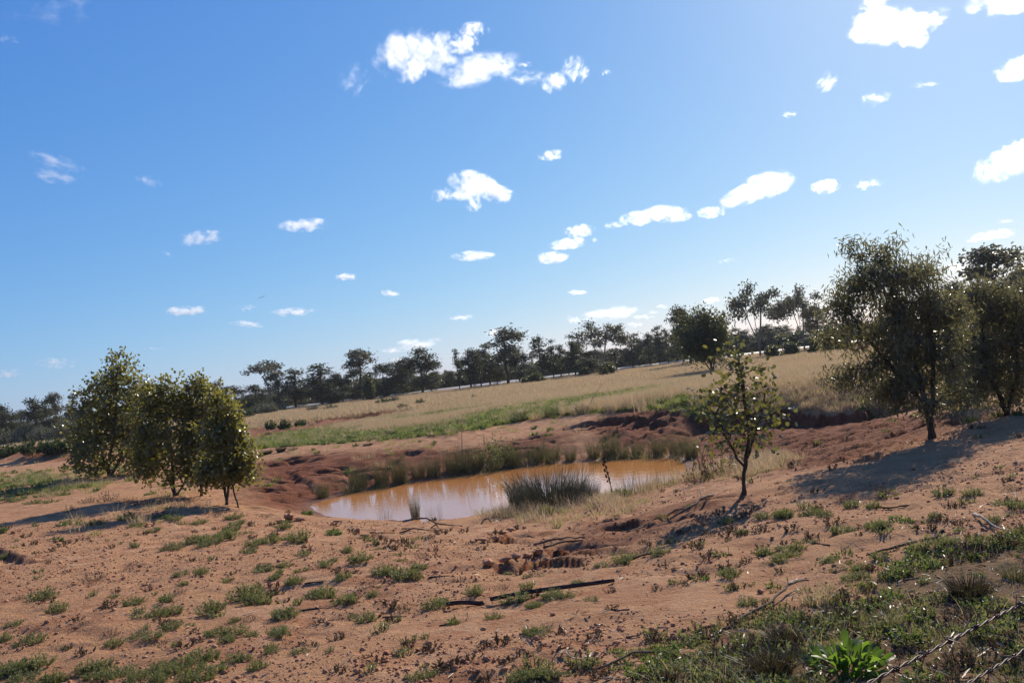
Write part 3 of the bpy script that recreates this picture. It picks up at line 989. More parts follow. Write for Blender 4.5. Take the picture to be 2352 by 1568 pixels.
# --- the round tree standing alone in the paddock
near_tree('round_tree', (1637, 856), [
    (1617, 735, 34, 28, 0, .9), (1612, 765, 46, 38, 0, 1.3), (1635, 790, 40, 36, 0, 1.1), (1600, 795, 32, 34, 0, 1.0), (1650, 770, 24, 34, 0, .7), (1610, 825, 26, 12, 0, .35), (1650, 825, 22, 14, 0, .35)],
    [[(1633, 835, 0), (1625, 800, 0), (1618, 750, 0)], [(1640, 835, 0), (1645, 800, .2), (1640, 760, .2)], [(1622, 835, 0), (1605, 805, 0)]],
    31, 330, 22, .34, .26, .11, .2, 'clump', LEAF_BUSH, 'dense dark round-crowned tree standing alone in the dry paddock behind the sapling', group='trees around the pond', r_base=.12, r_tip=.012)

# --- the sapling in front, leaf by leaf
SAP = near_tree('sapling', (1700, 1141), [
    (1690, 785, 46, 24, 0, .4), (1690, 840, 56, 38, 0, .6), (1745, 850, 42, 34, .1, .6), (1680, 905, 72, 40, 0, .9), (1760, 905, 40, 40, .1, .7), (1630, 940, 46, 40, 0, .7), (1710, 955, 75, 36, -.2, 1.1), (1786, 950, 38, 40, 0, .7),
    (1690, 1000, 60, 24, -.1, .7), (1622, 998, 34, 28, 0, .5), (1755, 1000, 34, 22, 0, .4), (1650, 1045, 40, 14, 0, .35), (1740, 1030, 34, 14, 0, .3)],
    [[(1709, 1085, 0), (1717, 1030, 0), (1716, 950, 0), (1704, 860, .05), (1692, 795, 0)], [(1712, 1060, 0), (1742, 990, .1), (1762, 900, .1)], [(1710, 1070, 0), (1668, 1010, -.1), (1642, 950, -.05)]],
    41, 300, 3, .045, .075, .066, .55, 'round', LEAF_SAP, 'young round-leafed sapling standing alone on the near bank right of the pond', cat='sapling', group='trees around the pond', r_base=.034, r_tip=.0025)
root, base, nodes, par, ends = SAP
for ch in list(root.children):
    if ch.name.startswith('crown'):
        bpy.data.objects.remove(ch)
rng = np.random.default_rng(411)
LEAF_ME = []
for i in range(5):
    Tv = np.array(LEAF_T['round'][0]) * np.array([1, .9, 1 + i * .8])
    LEAF_ME.append(mesh('leaf', Tv, np.array(LEAF_T['round'][1]), LEAF_SAP, tint=np.full(6, i / 4)))
E = np.array(ends).repeat(3)
rng.shuffle(E); E = E[:900]
rng.shuffle(E)
rest = []
for q, e in enumerate(E):
    a, b = nodes[e], nodes[par[e]]
    p = a + (b - a) * rng.uniform(0, 1.3) + rng.normal(size=3) * .09
    A = norm(rng.normal(size=3) + np.array([0, 0, -.55])); N = rng.normal(size=3)
    sd = norm(np.cross(A, N)); Nn = np.cross(sd, A)
    s = .063 * rng.uniform(.7, 1.25)
    if q < 300:
        o = obj('leaf', LEAF_ME[rng.integers(5)], root)
        o.matrix_local = Matrix(((A[0] * s, sd[0] * s, Nn[0] * s, p[0]), (A[1] * s, sd[1] * s, Nn[1] * s, p[1]), (A[2] * s, sd[2] * s, Nn[2] * s, p[2]), (0, 0, 0, 1)))
    else:
        rest.append((p, A, N, s))
V, F, m = leaves(np.array([r[0] for r in rest]), np.array([r[1] for r in rest]), np.array([r[2] for r in rest]), np.array([r[3] for r in rest]), np.array([r[3] * .9 for r in rest]), 'round')
fo = obj('foliage', mesh('foliage', V, F, LEAF_SAP, tint=rng.uniform(0, 1, len(rest)).repeat(m)), root)
fo['kind'] = 'stuff'
# ------------------------------------------------------------------ the far line of trees along the road
def proto_tree(kind, seed):
    rng = np.random.default_rng(seed)
    H = 10.0
    bl = []
    if kind == 'umbrella':
        for i in range(9):
            a = rng.uniform(0, 6.28); r = rng.uniform(.4, 2.9)
            bl.append((r * math.cos(a), r * math.sin(a), 8.6 - .10 * r * r + rng.uniform(-.5, .5), 1.1, 1.1, .45, 1))
        bl += [(-2.2, 0, 6.4, .8, .8, .35, .5), (1.8, .5, 6.0, .7, .7, .35, .4)]
        tr = [[(0, 0, -.2), (.1, 0, 2), (.0, .1, 4), (.2, 0, 5.6)], [(0, 0, -.2), (.1, 0, 2.2), (-.5, .2, 4.8), (-1.2, .2, 6.6)]]
        args = (60, 15, .28, .42, .22, .5, 'clump'); leaf, bark, rb = LEAF_FAR, BARK_PALE, .11
    elif kind == 'open':
        for i in range(18):
            z = rng.uniform(3.9, 9.5); a = rng.uniform(0, 6.28); r = rng.uniform(.25, 1.0) * 2.1 * math.sqrt(max(.04, 1 - ((z - 6.5) / 3.3) ** 2))
            bl.append((r * math.cos(a), r * math.sin(a), z, .8, .8, .8, 1))
        bl.append((0, 0, 9.4, .6, .6, .4, 1))
        tr = [[(0, 0, -.2), (.05, 0, 1.6), (-.1, .1, 3.6), (.1, 0, 6.0), (0, 0, 8)], [(0, 0, -.2), (.05, 0, 1.7), (.7, .2, 4), (1.3, .2, 6)]]
        args = (120, 16, .34, .38, .20, .6, 'clump'); leaf, bark, rb = LEAF_FAR, BARK, .12
    elif kind == 'spreading':
        for i in range(16):
            a = rng.uniform(0, 6.28); r = 3.4 * math.sqrt(rng.uniform(0, 1)); z = 4.2 + 5.2 * math.sqrt(max(0, 1 - (r / 3.9) ** 2)) * rng.uniform(.1, 1.0)
            bl.append((r * math.cos(a), r * math.sin(a), z, .85, .85, .75, 1))
        tr = [[(0, 0, -.2), (0, 0, 1.4), (.5, .1, 3.6), (1.0, .2, 6.5)], [(0, 0, -.2), (0, 0, 1.5), (-.8, .1, 3.8), (-1.6, .1, 6.2)], [(0, 0, -.2), (0, .1, 1.5), (-.1, .3, 4.4), (-.3, .2, 7.6)]]
        args = (170, 14, .36, .40, .20, .5, 'clump'); leaf, bark, rb = LEAF_FAR, BARK_PALE, .13
    elif kind == 'pine':
        lop = rng.uniform(-.3, .3)
        for i in range(9):
            z = 1.9 + i * .92; w = (1.95 - .17 * i) * rng.uniform(.75, 1.15)
            for q in range(2):
                a = rng.uniform(0, 6.28)
                bl.append((w * .5 * math.cos(a) + lop * i * .12, w * .5 * math.sin(a), z, w * .62, w * .62, .62, 1))
        tr = [[(0, 0, -.2), (0, 0, 3), (lop * .5, 0, 6), (lop, 0, 9.2)]]
        args = (130, 19, .30, .36, .17, -.7, 'clump'); leaf, bark, rb = LEAF_PINE, BARK, .09
    elif kind == 'sparse_pine':
        for i in range(8):
            z = 3.6 + i * .8; w = (1.25 - .11 * i) * rng.uniform(.7, 1.2)
            a = rng.uniform(0, 6.28)
            bl.append((w * .6 * math.cos(a), w * .6 * math.sin(a), z, w * .6, w * .6, .45, 1))
        tr = [[(0, 0, -.2), (0, 0, 3), (.1, 0, 6), (0, 0, 9.2)]]
        args = (60, 16, .22, .36, .16, -.6, 'clump'); leaf, bark, rb = LEAF_PINE, BARK, .08
    elif kind == 'dense':
        for i in range(14):
            z = rng.uniform(.7, 8.9); w = 2.2 * math.sin(math.pi * min(1, (z + 1.2) / 11.4)) ** .8
            a = rng.uniform(0, 6.28)
            bl.append((w * .5 * math.cos(a), w * .5 * math.sin(a), z, w * .6 + .2, w * .6 + .2, .9, 1))
        tr = [[(0, 0, -.2), (0, 0, 2), (.1, 0, 5), (0, 0, 8)], [(0, 0, -.2), (.1, 0, 1.6), (.8, .1, 4.2), (1.1, 0, 6)]]
        args = (190, 18, .34, .36, .19, .2, 'clump'); leaf, bark, rb = LEAF_PINE, BARK, .11
    elif kind == 'bush':
        for i in range(9):
            a = rng.uniform(0, 6.28); r = rng.uniform(0, 2.6); z = rng.uniform(2.0, 7.5) * (1 - r / 6)
            bl.append((r * math.cos(a), r * math.sin(a), z, 2.1, 2.1, 2.0, 1))
        tr = [[(0, 0, -.2), (.3, 0, 1.2), (.8, 0, 3)], [(0, 0, -.2), (-.4, 0, 1.2), (-1, .2, 3)]]
        args = (150, 17, .7, .95, .5, -.1, 'clump'); leaf, bark, rb = LEAF_BUSH, BARK, .12
    ncl, per, spread, L, W, droop, tm = args
    nodes, par, ends, C = skeleton(bl, ncl, [list(map(np.array, t_)) for t_ in tr], rng)
    g, rad, ch = limbs(nodes, par, ends, .022, rb, 5, .55)
    tm_ = g.mesh(kind + '_trunk', bark, smooth=True)
    V, F, T = crown_leaves(nodes, par, ends, rng, per, spread, L, W, droop, tm)
    cm = mesh(kind + '_crown', V, F, leaf, tint=T)
    top = V[:, 2].max(); wid = np.percentile(np.abs(V[:, 0]), 97)
    return tm_, cm, top, wid


PROTO = {}
for kind, nv in (('umbrella', 2), ('open', 3), ('spreading', 2), ('pine', 4), ('sparse_pine', 3), ('dense', 3), ('bush', 3)):
    PROTO[kind] = [proto_tree(kind, 100 + 7 * i + len(kind)) for i in range(nv)]

# (u at the foot, v of the top, width, distance, kind)
TL = [
    (14, 921, 52, 118, 'dense'), (50, 938, 44, 124, 'dense'), (87, 907, 62, 112, 'dense'), (131, 897, 42, 120, 'open'), (173, 900, 44, 125, 'sparse_pine'), (110, 950, 50, 128, 'dense'), (190, 935, 50, 130, 'dense'),
    (334, 864, 42, 140, 'open'), (360, 905, 50, 140, 'dense'), (489, 873, 46, 135, 'dense'), (541, 882, 52, 142, 'dense'), (566, 905, 44, 146, 'dense'),
    (623, 824, 92, 138, 'umbrella'), (588, 880, 50, 141, 'dense'), (604, 893, 44, 146, 'dense'), (642, 846, 48, 136, 'open'), (678, 840, 56, 138, 'pine'), (697, 884, 34, 143, 'dense'), (738, 833, 76, 136, 'pine'), (756, 866, 46, 134, 'dense'),
    (716, 896, 40, 150, 'dense'), (786, 851, 46, 142, 'dense'), (815, 842, 42, 143, 'dense'), (832, 796, 60, 137, 'open'), (850, 853, 36, 146, 'dense'), (884, 830, 58, 140, 'dense'), (905, 851, 34, 150, 'dense'), (925, 818, 54, 143, 'dense'),
    (946, 840, 40, 147, 'dense'), (969, 793, 76, 138, 'dense'), (990, 850, 40, 142, 'dense'), (1054, 798, 30, 128, 'sparse_pine'), (1036, 862, 40, 165, 'dense'), (1080, 796, 48, 132, 'dense'), (1103, 796, 38, 135, 'open'),
    (1124, 784, 46, 136, 'pine'), (1140, 828, 40, 134, 'dense'), (1165, 742, 82, 130, 'open'), (1192, 793, 46, 132, 'dense'), (1216, 832, 44, 160, 'dense'), (1244, 766, 44, 134, 'pine'), (1270, 775, 34, 136, 'pine'), (1287, 789, 34, 138, 'pine'),
    (1258, 832, 36, 160, 'dense'), (1305, 800, 34, 142, 'dense'), (1320, 763, 40, 132, 'pine'), (1338, 778, 44, 136, 'pine'), (1346, 818, 42, 130, 'dense'), (1384, 727, 112, 126, 'spreading'), (1372, 800, 46, 136, 'dense'), (1414, 796, 42, 140, 'open'), (1428, 818, 34, 165, 'dense'),
    (1452, 763, 32, 142, 'pine'), (1468, 760, 34, 146, 'pine'), (1492, 760, 34, 144, 'dense'), (1514, 745, 34, 140, 'pine'), (1534, 752, 32, 142, 'sparse_pine'), (1554, 750, 34, 146, 'pine'), (1504, 782, 40, 155, 'dense'), (1572, 735, 40, 150, 'dense'),
    (1584, 694, 60, 112, 'dense'), (1606, 742, 50, 125, 'dense'), (1672, 712, 34, 130, 'sparse_pine'), (1660, 752, 40, 140, 'dense'), (1744, 638, 122, 108, 'spreading'), (1700, 748, 46, 160, 'dense'), (1760, 742, 44, 160, 'dense'), (1800, 744, 46, 165, 'dense'),
    (1845, 648, 100, 112, 'spreading'), (1880, 700, 60, 116, 'open'), (1870, 738, 46, 150, 'dense'), (1905, 735, 50, 150, 'dense'), (1940, 740, 46, 150, 'dense'), (2200, 640, 70, 100, 'dense'), (2290, 555, 120, 72, 'open'), (2362, 552, 110, 78, 'spreading'), (2240, 650, 90, 100, 'dense'),
    (2310, 660, 90, 110, 'dense'), (2360, 640, 80, 110, 'dense'),
]
BUSH = [(848, 857, 24, 128), (1228, 852, 40, 118), (1207, 862, 22, 120), (1391, 828, 28, 112), (1340, 838, 26, 122), (1773, 786, 36, 96), (1812, 780, 28, 98), (1868, 772, 28, 92), (1895, 775, 26, 92), (1914, 764, 38, 94), (1907, 748, 26, 110), (1938, 766, 26, 92), (1388, 838, 12, 108)]
KW = {'umbrella': 'flat-topped umbrella gum', 'open': 'tall open-limbed gum', 'spreading': 'broad many-limbed gum', 'pine': 'conical dark cypress pine', 'sparse_pine': 'thin see-through cypress pine', 'dense': 'dense dark bushy tree', 'bush': 'low round green bush'}


def tl_place(u, vt, w, y, kind, i, lab):
    k = y * S / FOC
    hv = 988 - .118 * u
    base = at_y(u, hv + 8, y); base[2] = ground(base[0], y)
    top = at_y(u - .118 * 0 - (hv - vt) * .11, vt, y)
    Ht = top[2] - base[2]
    tm, cm, th, wid = PROTO[kind][i % len(PROTO[kind])]
    root = thing('bush' if kind == 'bush' else 'tree', base, lab, 'bush' if kind == 'bush' else 'tree', 'bushes along the paddock edge' if kind == 'bush' else 'far trees along the road')
    sz = Ht / th; sx = w * k / 2 / wid * (1.18 if kind in ('dense', 'pine', 'sparse_pine') else 1.05)
    root.scale = (sx, sx, sz)
    root.rotation_euler = (0, 0, (i * 2.4) % 6.28 if kind in ('dense', 'pine', 'bush', 'sparse_pine') else (i % 3 - 1) * .5)
    obj('trunk', tm, root); obj('crown', cm, root)['kind'] = 'stuff'
    return root


def order_labels(items, where):
    """items: list of (u, kind word); a label that counts from the left within the kind"""
    fam = {}
    for i, (u, w) in enumerate(items): fam.setdefault(w, []).append((u, i))
    out = {}
    for w, L in fam.items():
        L.sort()
        for k, (u, i) in enumerate(L):
            pos = 'the only' if len(L) == 1 else 'leftmost' if k == 0 else 'rightmost' if k == len(L) - 1 else ordinal(k + 1)
            tail = '' if len(L) == 1 else ' of its kind' if k in (0, len(L) - 1) else ' from left'
            out[i] = f'{pos} {w}{tail} {where}'
    return out


def zone(u):
    return 'in the treeline left of the near clump' if u < 200 else 'in the treeline seen behind the near clump' if u < 575 else 'in the left far treeline' if u < 1010 else 'in the middle far treeline' if u < 1425 else 'in the right far treeline' if u < 1700 else 'far behind the paddock at right' if u < 1960 else 'behind the right bank gums'


zl = {}
for i, T_ in enumerate(TL): zl.setdefault(zone(T_[0]), []).append(i)
for z_, L in zl.items():
    ol = order_labels([(TL[i][0], KW[TL[i][4]]) for i in L], z_)
    for q, i in enumerate(L):
        tl_place(*TL[i], i, ol[q])
ol = order_labels([(b[0], KW['bush']) for b in BUSH], 'along the far edge of the dry paddock')
for i, b in enumerate(BUSH):
    tl_place(*b, 'bush', i, ol[i])

# ------------------------------------------------------------------ scattering (for what nobody could count)
def scatter(name, P, RZ, SCL, protos, mats_kind='stuff', tilt=None, idx=None):
    n = len(P)
    rng = np.random.default_rng(len(name) * 77 + n)
    me = bpy.data.meshes.new(name)
    me.vertices.add(n); me.vertices.foreach_set('co', np.asarray(P, np.float32).ravel())
    rot = np.zeros((n, 3), np.float32); rot[:, 2] = RZ
    if tilt is not None: rot[:, :2] = tilt
    a = me.attributes.new('rot', 'FLOAT_VECTOR', 'POINT'); a.data.foreach_set('vector', rot.ravel())
    s3 = np.asarray(SCL, np.float32)
    if s3.ndim == 1: s3 = np.repeat(s3[:, None], 3, 1)
    a = me.attributes.new('scl', 'FLOAT_VECTOR', 'POINT'); a.data.foreach_set('vector', s3.ravel())
    a = me.attributes.new('idx', 'INT', 'POINT'); a.data.foreach_set('value', (rng.integers(0, len(protos), n) if idx is None else idx).astype(np.int32))
    col = bpy.data.collections.new(name + '_kinds')
    for i, pm in enumerate(protos):
        col.objects.link(bpy.data.objects.new(f'{name}_kind', pm))
    o = obj(name, me)
    ng = bpy.data.node_groups.new(name, 'GeometryNodeTree')
    ng.interface.new_socket('Geometry', in_out='INPUT', socket_type='NodeSocketGeometry')
    ng.interface.new_socket('Geometry', in_out='OUTPUT', socket_type='NodeSocketGeometry')
    N = ng.nodes; L = ng.links
    gi = N.new('NodeGroupInput'); go = N.new('NodeGroupOutput')
    iop = N.new('GeometryNodeInstanceOnPoints'); ci = N.new('GeometryNodeCollectionInfo')
    ci.inputs['Collection'].default_value = col
    ci.inputs['Separate Children'].default_value = True; ci.inputs['Reset Children'].default_value = True
    iop.inputs['Pick Instance'].default_value = True

    def attr(nm, typ):
        q = N.new('GeometryNodeInputNamedAttribute'); q.data_type = typ; q.inputs[0].default_value = nm
        return q.outputs[0]
    e2r = N.new('FunctionNodeEulerToRotation')
    L.new(gi.outputs[0], iop.inputs['Points']); L.new(ci.outputs[0], iop.inputs['Instance'])
    L.new(attr('idx', 'INT'), iop.inputs['Instance Index'])
    L.new(attr('rot', 'FLOAT_VECTOR'), e2r.inputs[0]); L.new(e2r.outputs[0], iop.inputs['Rotation'])
    L.new(attr('scl', 'FLOAT_VECTOR'), iop.inputs['Scale'])
    L.new(iop.outputs[0], go.inputs[0])
    md = o.modifiers.new('scatter', 'NODES'); md.node_group = ng
    o['kind'] = 'stuff'
    return o


def on_ground(x, y):
    return np.stack([x, y, height(x, y)], -1)


def in_fan(rng, n, y0, y1, power=1.0, wide=.72, extra=3.0):
    """points thinning out with distance"""
    a = rng.uniform(0, 1, n)
    y = y0 * (y1 / y0) ** a if power == 1.0 else (y0 ** -1 + a * (y1 ** -1 - y0 ** -1)) ** -1
    x = rng.uniform(-1, 1, n) * (wide * y + extra)
    return x, y


# far wood: the dark mass beyond the road, scrub in front and trees behind
rng = np.random.default_rng(5)
fw = []; fs = []; fi = []
kinds = ['dense', 'open', 'pine', 'spreading', 'bush']
pm = [PROTO[k_][0][1] for k_ in kinds]
for i in range(1500):
    if i < 800:
        y = rng.uniform(152, 190); s_ = rng.uniform(.22, .42); fi.append(rng.choice([4, 0])); fs.append((s_ * 1.5, s_ * 1.5, s_))
    else:
        y = rng.uniform(190, 420); s_ = rng.uniform(.34, .58); fi.append(rng.choice([0, 0, 1, 2, 3])); fs.append((s_ * 1.3, s_ * 1.3, s_ * rng.uniform(.7, 1.05)))
    fw.append((rng.uniform(-.75, .75) * y, y))
fw = np.array(fw)
scatter('far_wood', np.c_[fw, np.full(len(fw), 1.0)], rng.uniform(0, 6.28, len(fw)), np.array(fs), pm, idx=np.array(fi))
# ------------------------------------------------------------------ grasses, herbs and clods
DRYG = leaf_mat('dry_grass', (.30, .20, .10), (.52, .38, .20), (.62, .46, .25), .42, .6, .3)
PINKG = leaf_mat('seeding_dry_grass', (.30, .19, .115), (.52, .36, .225), (.62, .45, .28), .42, .6, .3)
GREENG = leaf_mat('green_grass', (.080, .100, .026), (.19, .205, .060), (.40, .42, .10), .42, .45, .4)
REEDM = leaf_mat('reed_stem', (.034, .040, .017), (.120, .115, .050), (.22, .20, .07), .25, .45, .5)
REEDBLUE = leaf_mat('blue_green_reed', (.022, .028, .020), (.070, .074, .050), (.10, .10, .045), .15, .55, .3)
SALT = leaf_mat('saltbush_leaf', (.048, .062, .022), (.165, .172, .072), (.36, .38, .10), .30, .5, .4)
SALTBR = leaf_mat('browned_leaf', (.050, .034, .022), (.13, .085, .045), (.18, .11, .05), .2, .6, .3)
HERB = leaf_mat('green_herb_leaf', (.030, .056, .014), (.085, .125, .030), (.22, .30, .05), .35, .4, .5)
GREYB = leaf_mat('grey_shrub_leaf', (.085, .095, .060), (.20, .205, .14), (.20, .20, .10), .25, .6, .3)
WEED = leaf_mat('weed_leaf', (.026, .056, .012), (.058, .105, .022), (.26, .42, .04), .42, .5, .35)
LITTER = leaf_mat('leaf_litter', (.14, .075, .035), (.42, .30, .18), (.2, .1, .05), .1, .5, .5)


def grass_proto(name, seed, mat, n, r, h, w, lean, mats2=None, seg=3):
    rng = np.random.default_rng(seed)
    a = rng.uniform(0, 6.283, n); q = r * np.sqrt(rng.uniform(0, 1, n))
    P = np.stack([q * np.cos(a), q * np.sin(a), np.full(n, -.01)], -1)
    dd = a + rng.normal(0, .7, n)
    D = np.stack([np.cos(dd), np.sin(dd)], -1)
    V, F, m = blades(P, D, h * rng.uniform(.45, 1.1, n), w * rng.uniform(.7, 1.2, n), lean * rng.uniform(.2, 1.3, n), rng, seg)
    return mesh(name, V, F, mat, tint=rng.uniform(0, 1, n).repeat(m))


def tuft_proto(name, seed, mat, stems, per, r, h, L, W, dead=0.0, flat=1.0):
    """a saltbush tuft: many short leafy stems"""
    rng = np.random.default_rng(seed)
    g = Geo()
    LP, LA, LN, LL, LW, LT = [], [], [], [], [], []
    for s in range(stems):
        a = rng.uniform(0, 6.283); q = math.sqrt(rng.uniform(0, 1))
        b = np.array([r * .45 * q * math.cos(a), r * .45 * q * math.sin(a), -.01])
        hh = h * rng.uniform(.55, 1.1) * (1 - .45 * q * q)
        e = np.array([r * q * math.cos(a) * rng.uniform(.8, 1.2), r * q * math.sin(a) * rng.uniform(.8, 1.2), hh])
        mid = (b + e) / 2 + np.array([.12 * r * math.cos(a), .12 * r * math.sin(a), -.06 * h])
        path = [b, mid, e]
        V, F = tube(path, [.0028, .0022, .001], 3, cap=False)
        g.add(V, F, mi=1)
        st = rng.uniform(0, 1)
        for k in range(per):
            tt = rng.uniform(.15, 1.0)
            p = (b * (1 - tt) ** 2 + 2 * mid * tt * (1 - tt) + e * tt * tt)
            LP.append(p); LA.append(norm(rng.normal(size=3) + np.array([math.cos(a) * .5, math.sin(a) * .5, 1.0]))); LN.append(rng.normal(size=3))
            LL.append(L * rng.uniform(.6, 1.2)); LW.append(W * rng.uniform(.7, 1.2)); LT.append(np.clip(.5 * st + .5 * rng.uniform(0, 1), 0, 1))
    V, F, m = leaves(np.array(LP), np.array(LA), np.array(LN), np.array(LL), np.array(LW), 'lance')
    g.add(V, F, np.repeat(LT, m), 0)
    return g.mesh(name, [mat, BARK])


rng = np.random.default_rng(77)
G_DRY = [grass_proto('dry_tuft', 200 + i, DRYG, 42, .16, .34, .008, .7) for i in range(3)] + [grass_proto('seed_tuft', 210 + i, PINKG, 40, .18, .30, .010, .55) for i in range(3)]
G_GREEN = [grass_proto('green_tuft', 220 + i, GREENG, 44, .15, .20, .009, .9) for i in range(3)]
G_HERB = [tuft_proto('herb', 230 + i, HERB, 16, 9, .15, .11, .05, .028) for i in range(3)]
G_FAR = [grass_proto('far_tuft', 240 + i, PINKG if i % 2 else DRYG, 34, .45, .34, .035, .6, seg=2) for i in range(4)]
G_FARG = [grass_proto('far_green_tuft', 250 + i, GREENG, 34, .40, .22, .035, .8, seg=2) for i in range(2)]

# the paddock and the grassy bank tops
x, y = in_fan(rng, 60000, 24, 70, 1.0, .64, 1)
k = field_mask(x, y); keep = rng.uniform(0, 1, len(x)) < k * 1.0
x, y = x[keep], y[keep]
gmk = green_mask(x, y)
idx = np.where(rng.uniform(0, 1, len(x)) < gmk * .95, 6 + rng.integers(0, 6, len(x)), rng.integers(0, 6, len(x)))
tall = 1 + .9 * np.exp(-((y - 31) / 4) ** 2) * sstep(-1, 2, x) * sstep(7, 5, x) * (idx < 6)
P = on_ground(x, y)
scatter('paddock_grass', P, rng.uniform(0, 6.28, len(x)), np.c_[rng.uniform(.7, 1.4, len(x)), rng.uniform(.7, 1.4, len(x)), rng.uniform(.6, 1.3, len(x)) * tall * (1 + .25 * fbm(x / 3, y / 3, 8, 2))], G_DRY + G_GREEN + G_HERB, idx=idx)
x, y = in_fan(rng, 26000, 64, 141, 1.0, .64, 2)
gmk = green_mask(x, y) + .12 * (rng.uniform(0, 1, len(x)) < .3)
idx = np.where(rng.uniform(0, 1, len(x)) < gmk, 4 + rng.integers(0, 2, len(x)), rng.integers(0, 4, len(x)))
scatter('far_paddock_grass', on_ground(x, y), rng.uniform(0, 6.28, len(x)), rng.uniform(.7, 1.4, len(x)), G_FAR + G_FARG, idx=idx)
# sparse herbs and grass on the far banks, on the left flat and round the clump
x, y = in_fan(rng, 9000, 15, 50, 1.0, .64, 1)
fmk = field_mask(x, y)
n1 = fbm(x / 1.6, y / 2.4, 61, 3)
pk = .28 * sstep(.05, .3, n1) * (1 - fmk) + .6 * soft_poly(x, y, GREEN1, 2) + .10 * soft_poly(x, y, MUD_POLY, 1) * sstep(0, .3, n1)
keep = (rng.uniform(0, 1, len(x)) < pk) & (pond_sd(x, y) > .25) & (soft_poly(x, y, RILL_POLY, .5) < .6)
keep &= ~((np.abs(y - 26) < 3.5) & (x > 4.5) & (x < 13))
x, y = x[keep], y[keep]
scatter('bank_herbs', on_ground(x, y), rng.uniform(0, 6.28, len(x)), rng.uniform(.5, 1.2, len(x)), G_DRY[:3] + G_GREEN + G_HERB)

# the trampled green verge near the viewer at the right
G_VERGE = [tuft_proto('verge_herb', 260 + i, SALT, 12, 8, .085, .055, .026, .009) for i in range(3)] + [grass_proto('verge_grass', 270 + i, GREENG, 26, .07, .08, .0035, 1.0) for i in range(2)] + \
          [tuft_proto('verge_clover', 275 + i, HERB, 14, 7, .08, .04, .020, .012) for i in range(2)] + [grass_proto('verge_dry', 280 + i, DRYG, 16, .08, .13, .003, 1.2) for i in range(2)]
VG = leaf_mat('verge_grass_blade', (.045, .060, .018), (.125, .130, .045), (.26, .28, .06), .3, .5, .4)
G_VERGE = G_VERGE[:3] + [grass_proto('verge_grass', 285 + i, VG, 26, .07, .085, .0035, 1.0) for i in range(2)] + G_VERGE[5:] + [tuft_proto('verge_brown', 287 + i, SALTBR, 12, 8, .085, .06, .026, .009) for i in range(2)]
EXCL = [(hit(1948, 1535)[:2], .17)] + [(hit(1678.3 + cx * .28646, 1119 + cy * .28646)[:2], .085) for cx, cy in ((1920, 880), (850, 1065), (320, 1510), (440, 1260), (2300, 735), (680, 920), (1290, 1100))]
n = 30000
x = rng.uniform(-1, 10.5, n); y = 2.6 + 9 * rng.uniform(0, 1, n) ** 1.3
pk = right_mask(x, y) * sstep(-.12, .22, fbm(x / .55, y / .8, 63, 4)) * .55
keep = rng.uniform(0, 1, n) < pk
for e, r_ in EXCL: keep &= np.hypot(x - e[0], y - e[1]) > r_
x, y = x[keep], y[keep]
scatter('verge_ground_cover', on_ground(x, y), rng.uniform(0, 6.28, len(x)), rng.uniform(.5, 1.35, len(x)), G_VERGE, idx=rng.choice(len(G_VERGE), len(x), p=[.12, .12, .09, .10, .10, .07, .07, .09, .09, .075, .075]))
# leaf and bark litter
lv = []
for i in range(5):
    r_ = np.random.default_rng(300 + i)
    V, F, m = leaves(np.array([[0, 0, .004]]), np.array([[1, 0, .05]]), np.array([[0, r_.uniform(-.5, .5), 1.0]]), np.array([.075 * r_.uniform(.6, 1.4)]), np.array([.014]), 'lance')
    V[:, 2] += .02 * r_.uniform(-1, 1) * (V[:, 0] - .03)
    lv.append(mesh('litter_flake', V, F, LITTER, tint=np.full(m, i / 4)))
n = 14000
x, y = in_fan(rng, n, 2.7, 20, 1.0, .64, 1)
pk = np.clip(right_mask(x, y) * .8 + .05 + .5 * sstep(.08, .3, fbm(x / .9, y / .9, 65, 3)), 0, 1)
keep = (rng.uniform(0, 1, n) < pk) & (pond_sd(x, y) > .2)
x, y = x[keep], y[keep]
scatter('leaf_litter', on_ground(x, y), rng.uniform(0, 6.28, len(x)), rng.uniform(.5, 1.2, len(x)), lv, tilt=rng.normal(0, .25, (len(x), 2)))
# small weeds and dead bits in the bare soil, gathered in streaks
G_SMALL = [tuft_proto('bare_weed', 290 + i, [SALT, SALTBR, SALTBR][i % 3], 9, 7, .06, .045, .024, .009) for i in range(6)]
n = 16000
x, y = in_fan(rng, n, 3.0, 22, 1.0, .64, 1)
pk = sstep(.05, .3, fbm(x / 1.1 + y * .3, y / 2.2, 69, 4)) * .10 + .02
keep = (rng.uniform(0, 1, n) < pk) & (pond_sd(x, y) > .3)
x, y = x[keep], y[keep]
scatter('weeds', on_ground(x, y), rng.uniform(0, 6.28, len(x)), rng.uniform(.45, 1.3, len(x)) * (.8 + y / 18), G_SMALL)
# crumbs of earth
cl = []
for i in range(5):
    r_ = np.random.default_rng(310 + i)
    V = ICO1 * np.array([1, .85, .7]) * (1 + .35 * r_.normal(size=(len(ICO1), 1)).clip(-1, 1))
    cl.append(mesh('earth_crumb', V, ICO1F, SOIL))
CRUMB = NT('dry_clod')
pn = CRUMB.n('NewGeometry').outputs['Position']
cc = CRUMB.mix(CRUMB.ramp(CRUMB.noise(pn, 30, 4), (.35, .65)), (.30, .12, .055), (.50, .24, .115))
bs = CRUMB.n('BsdfPrincipled', Base_Color=cc, Roughness=.95)
bb = CRUMB.n('Bump', Height=CRUMB.noise(pn, 120, 4), Strength=.6, Distance=.01)
CRUMB.set(bs, 'Normal', bb); CRUMB.set(CRUMB.out, 'Surface', bs)
for m_ in cl: m_.materials[0] = CRUMB.m
n = 48000
x, y = in_fan(rng, n, 2.7, 19, 1.0, .64, 1)
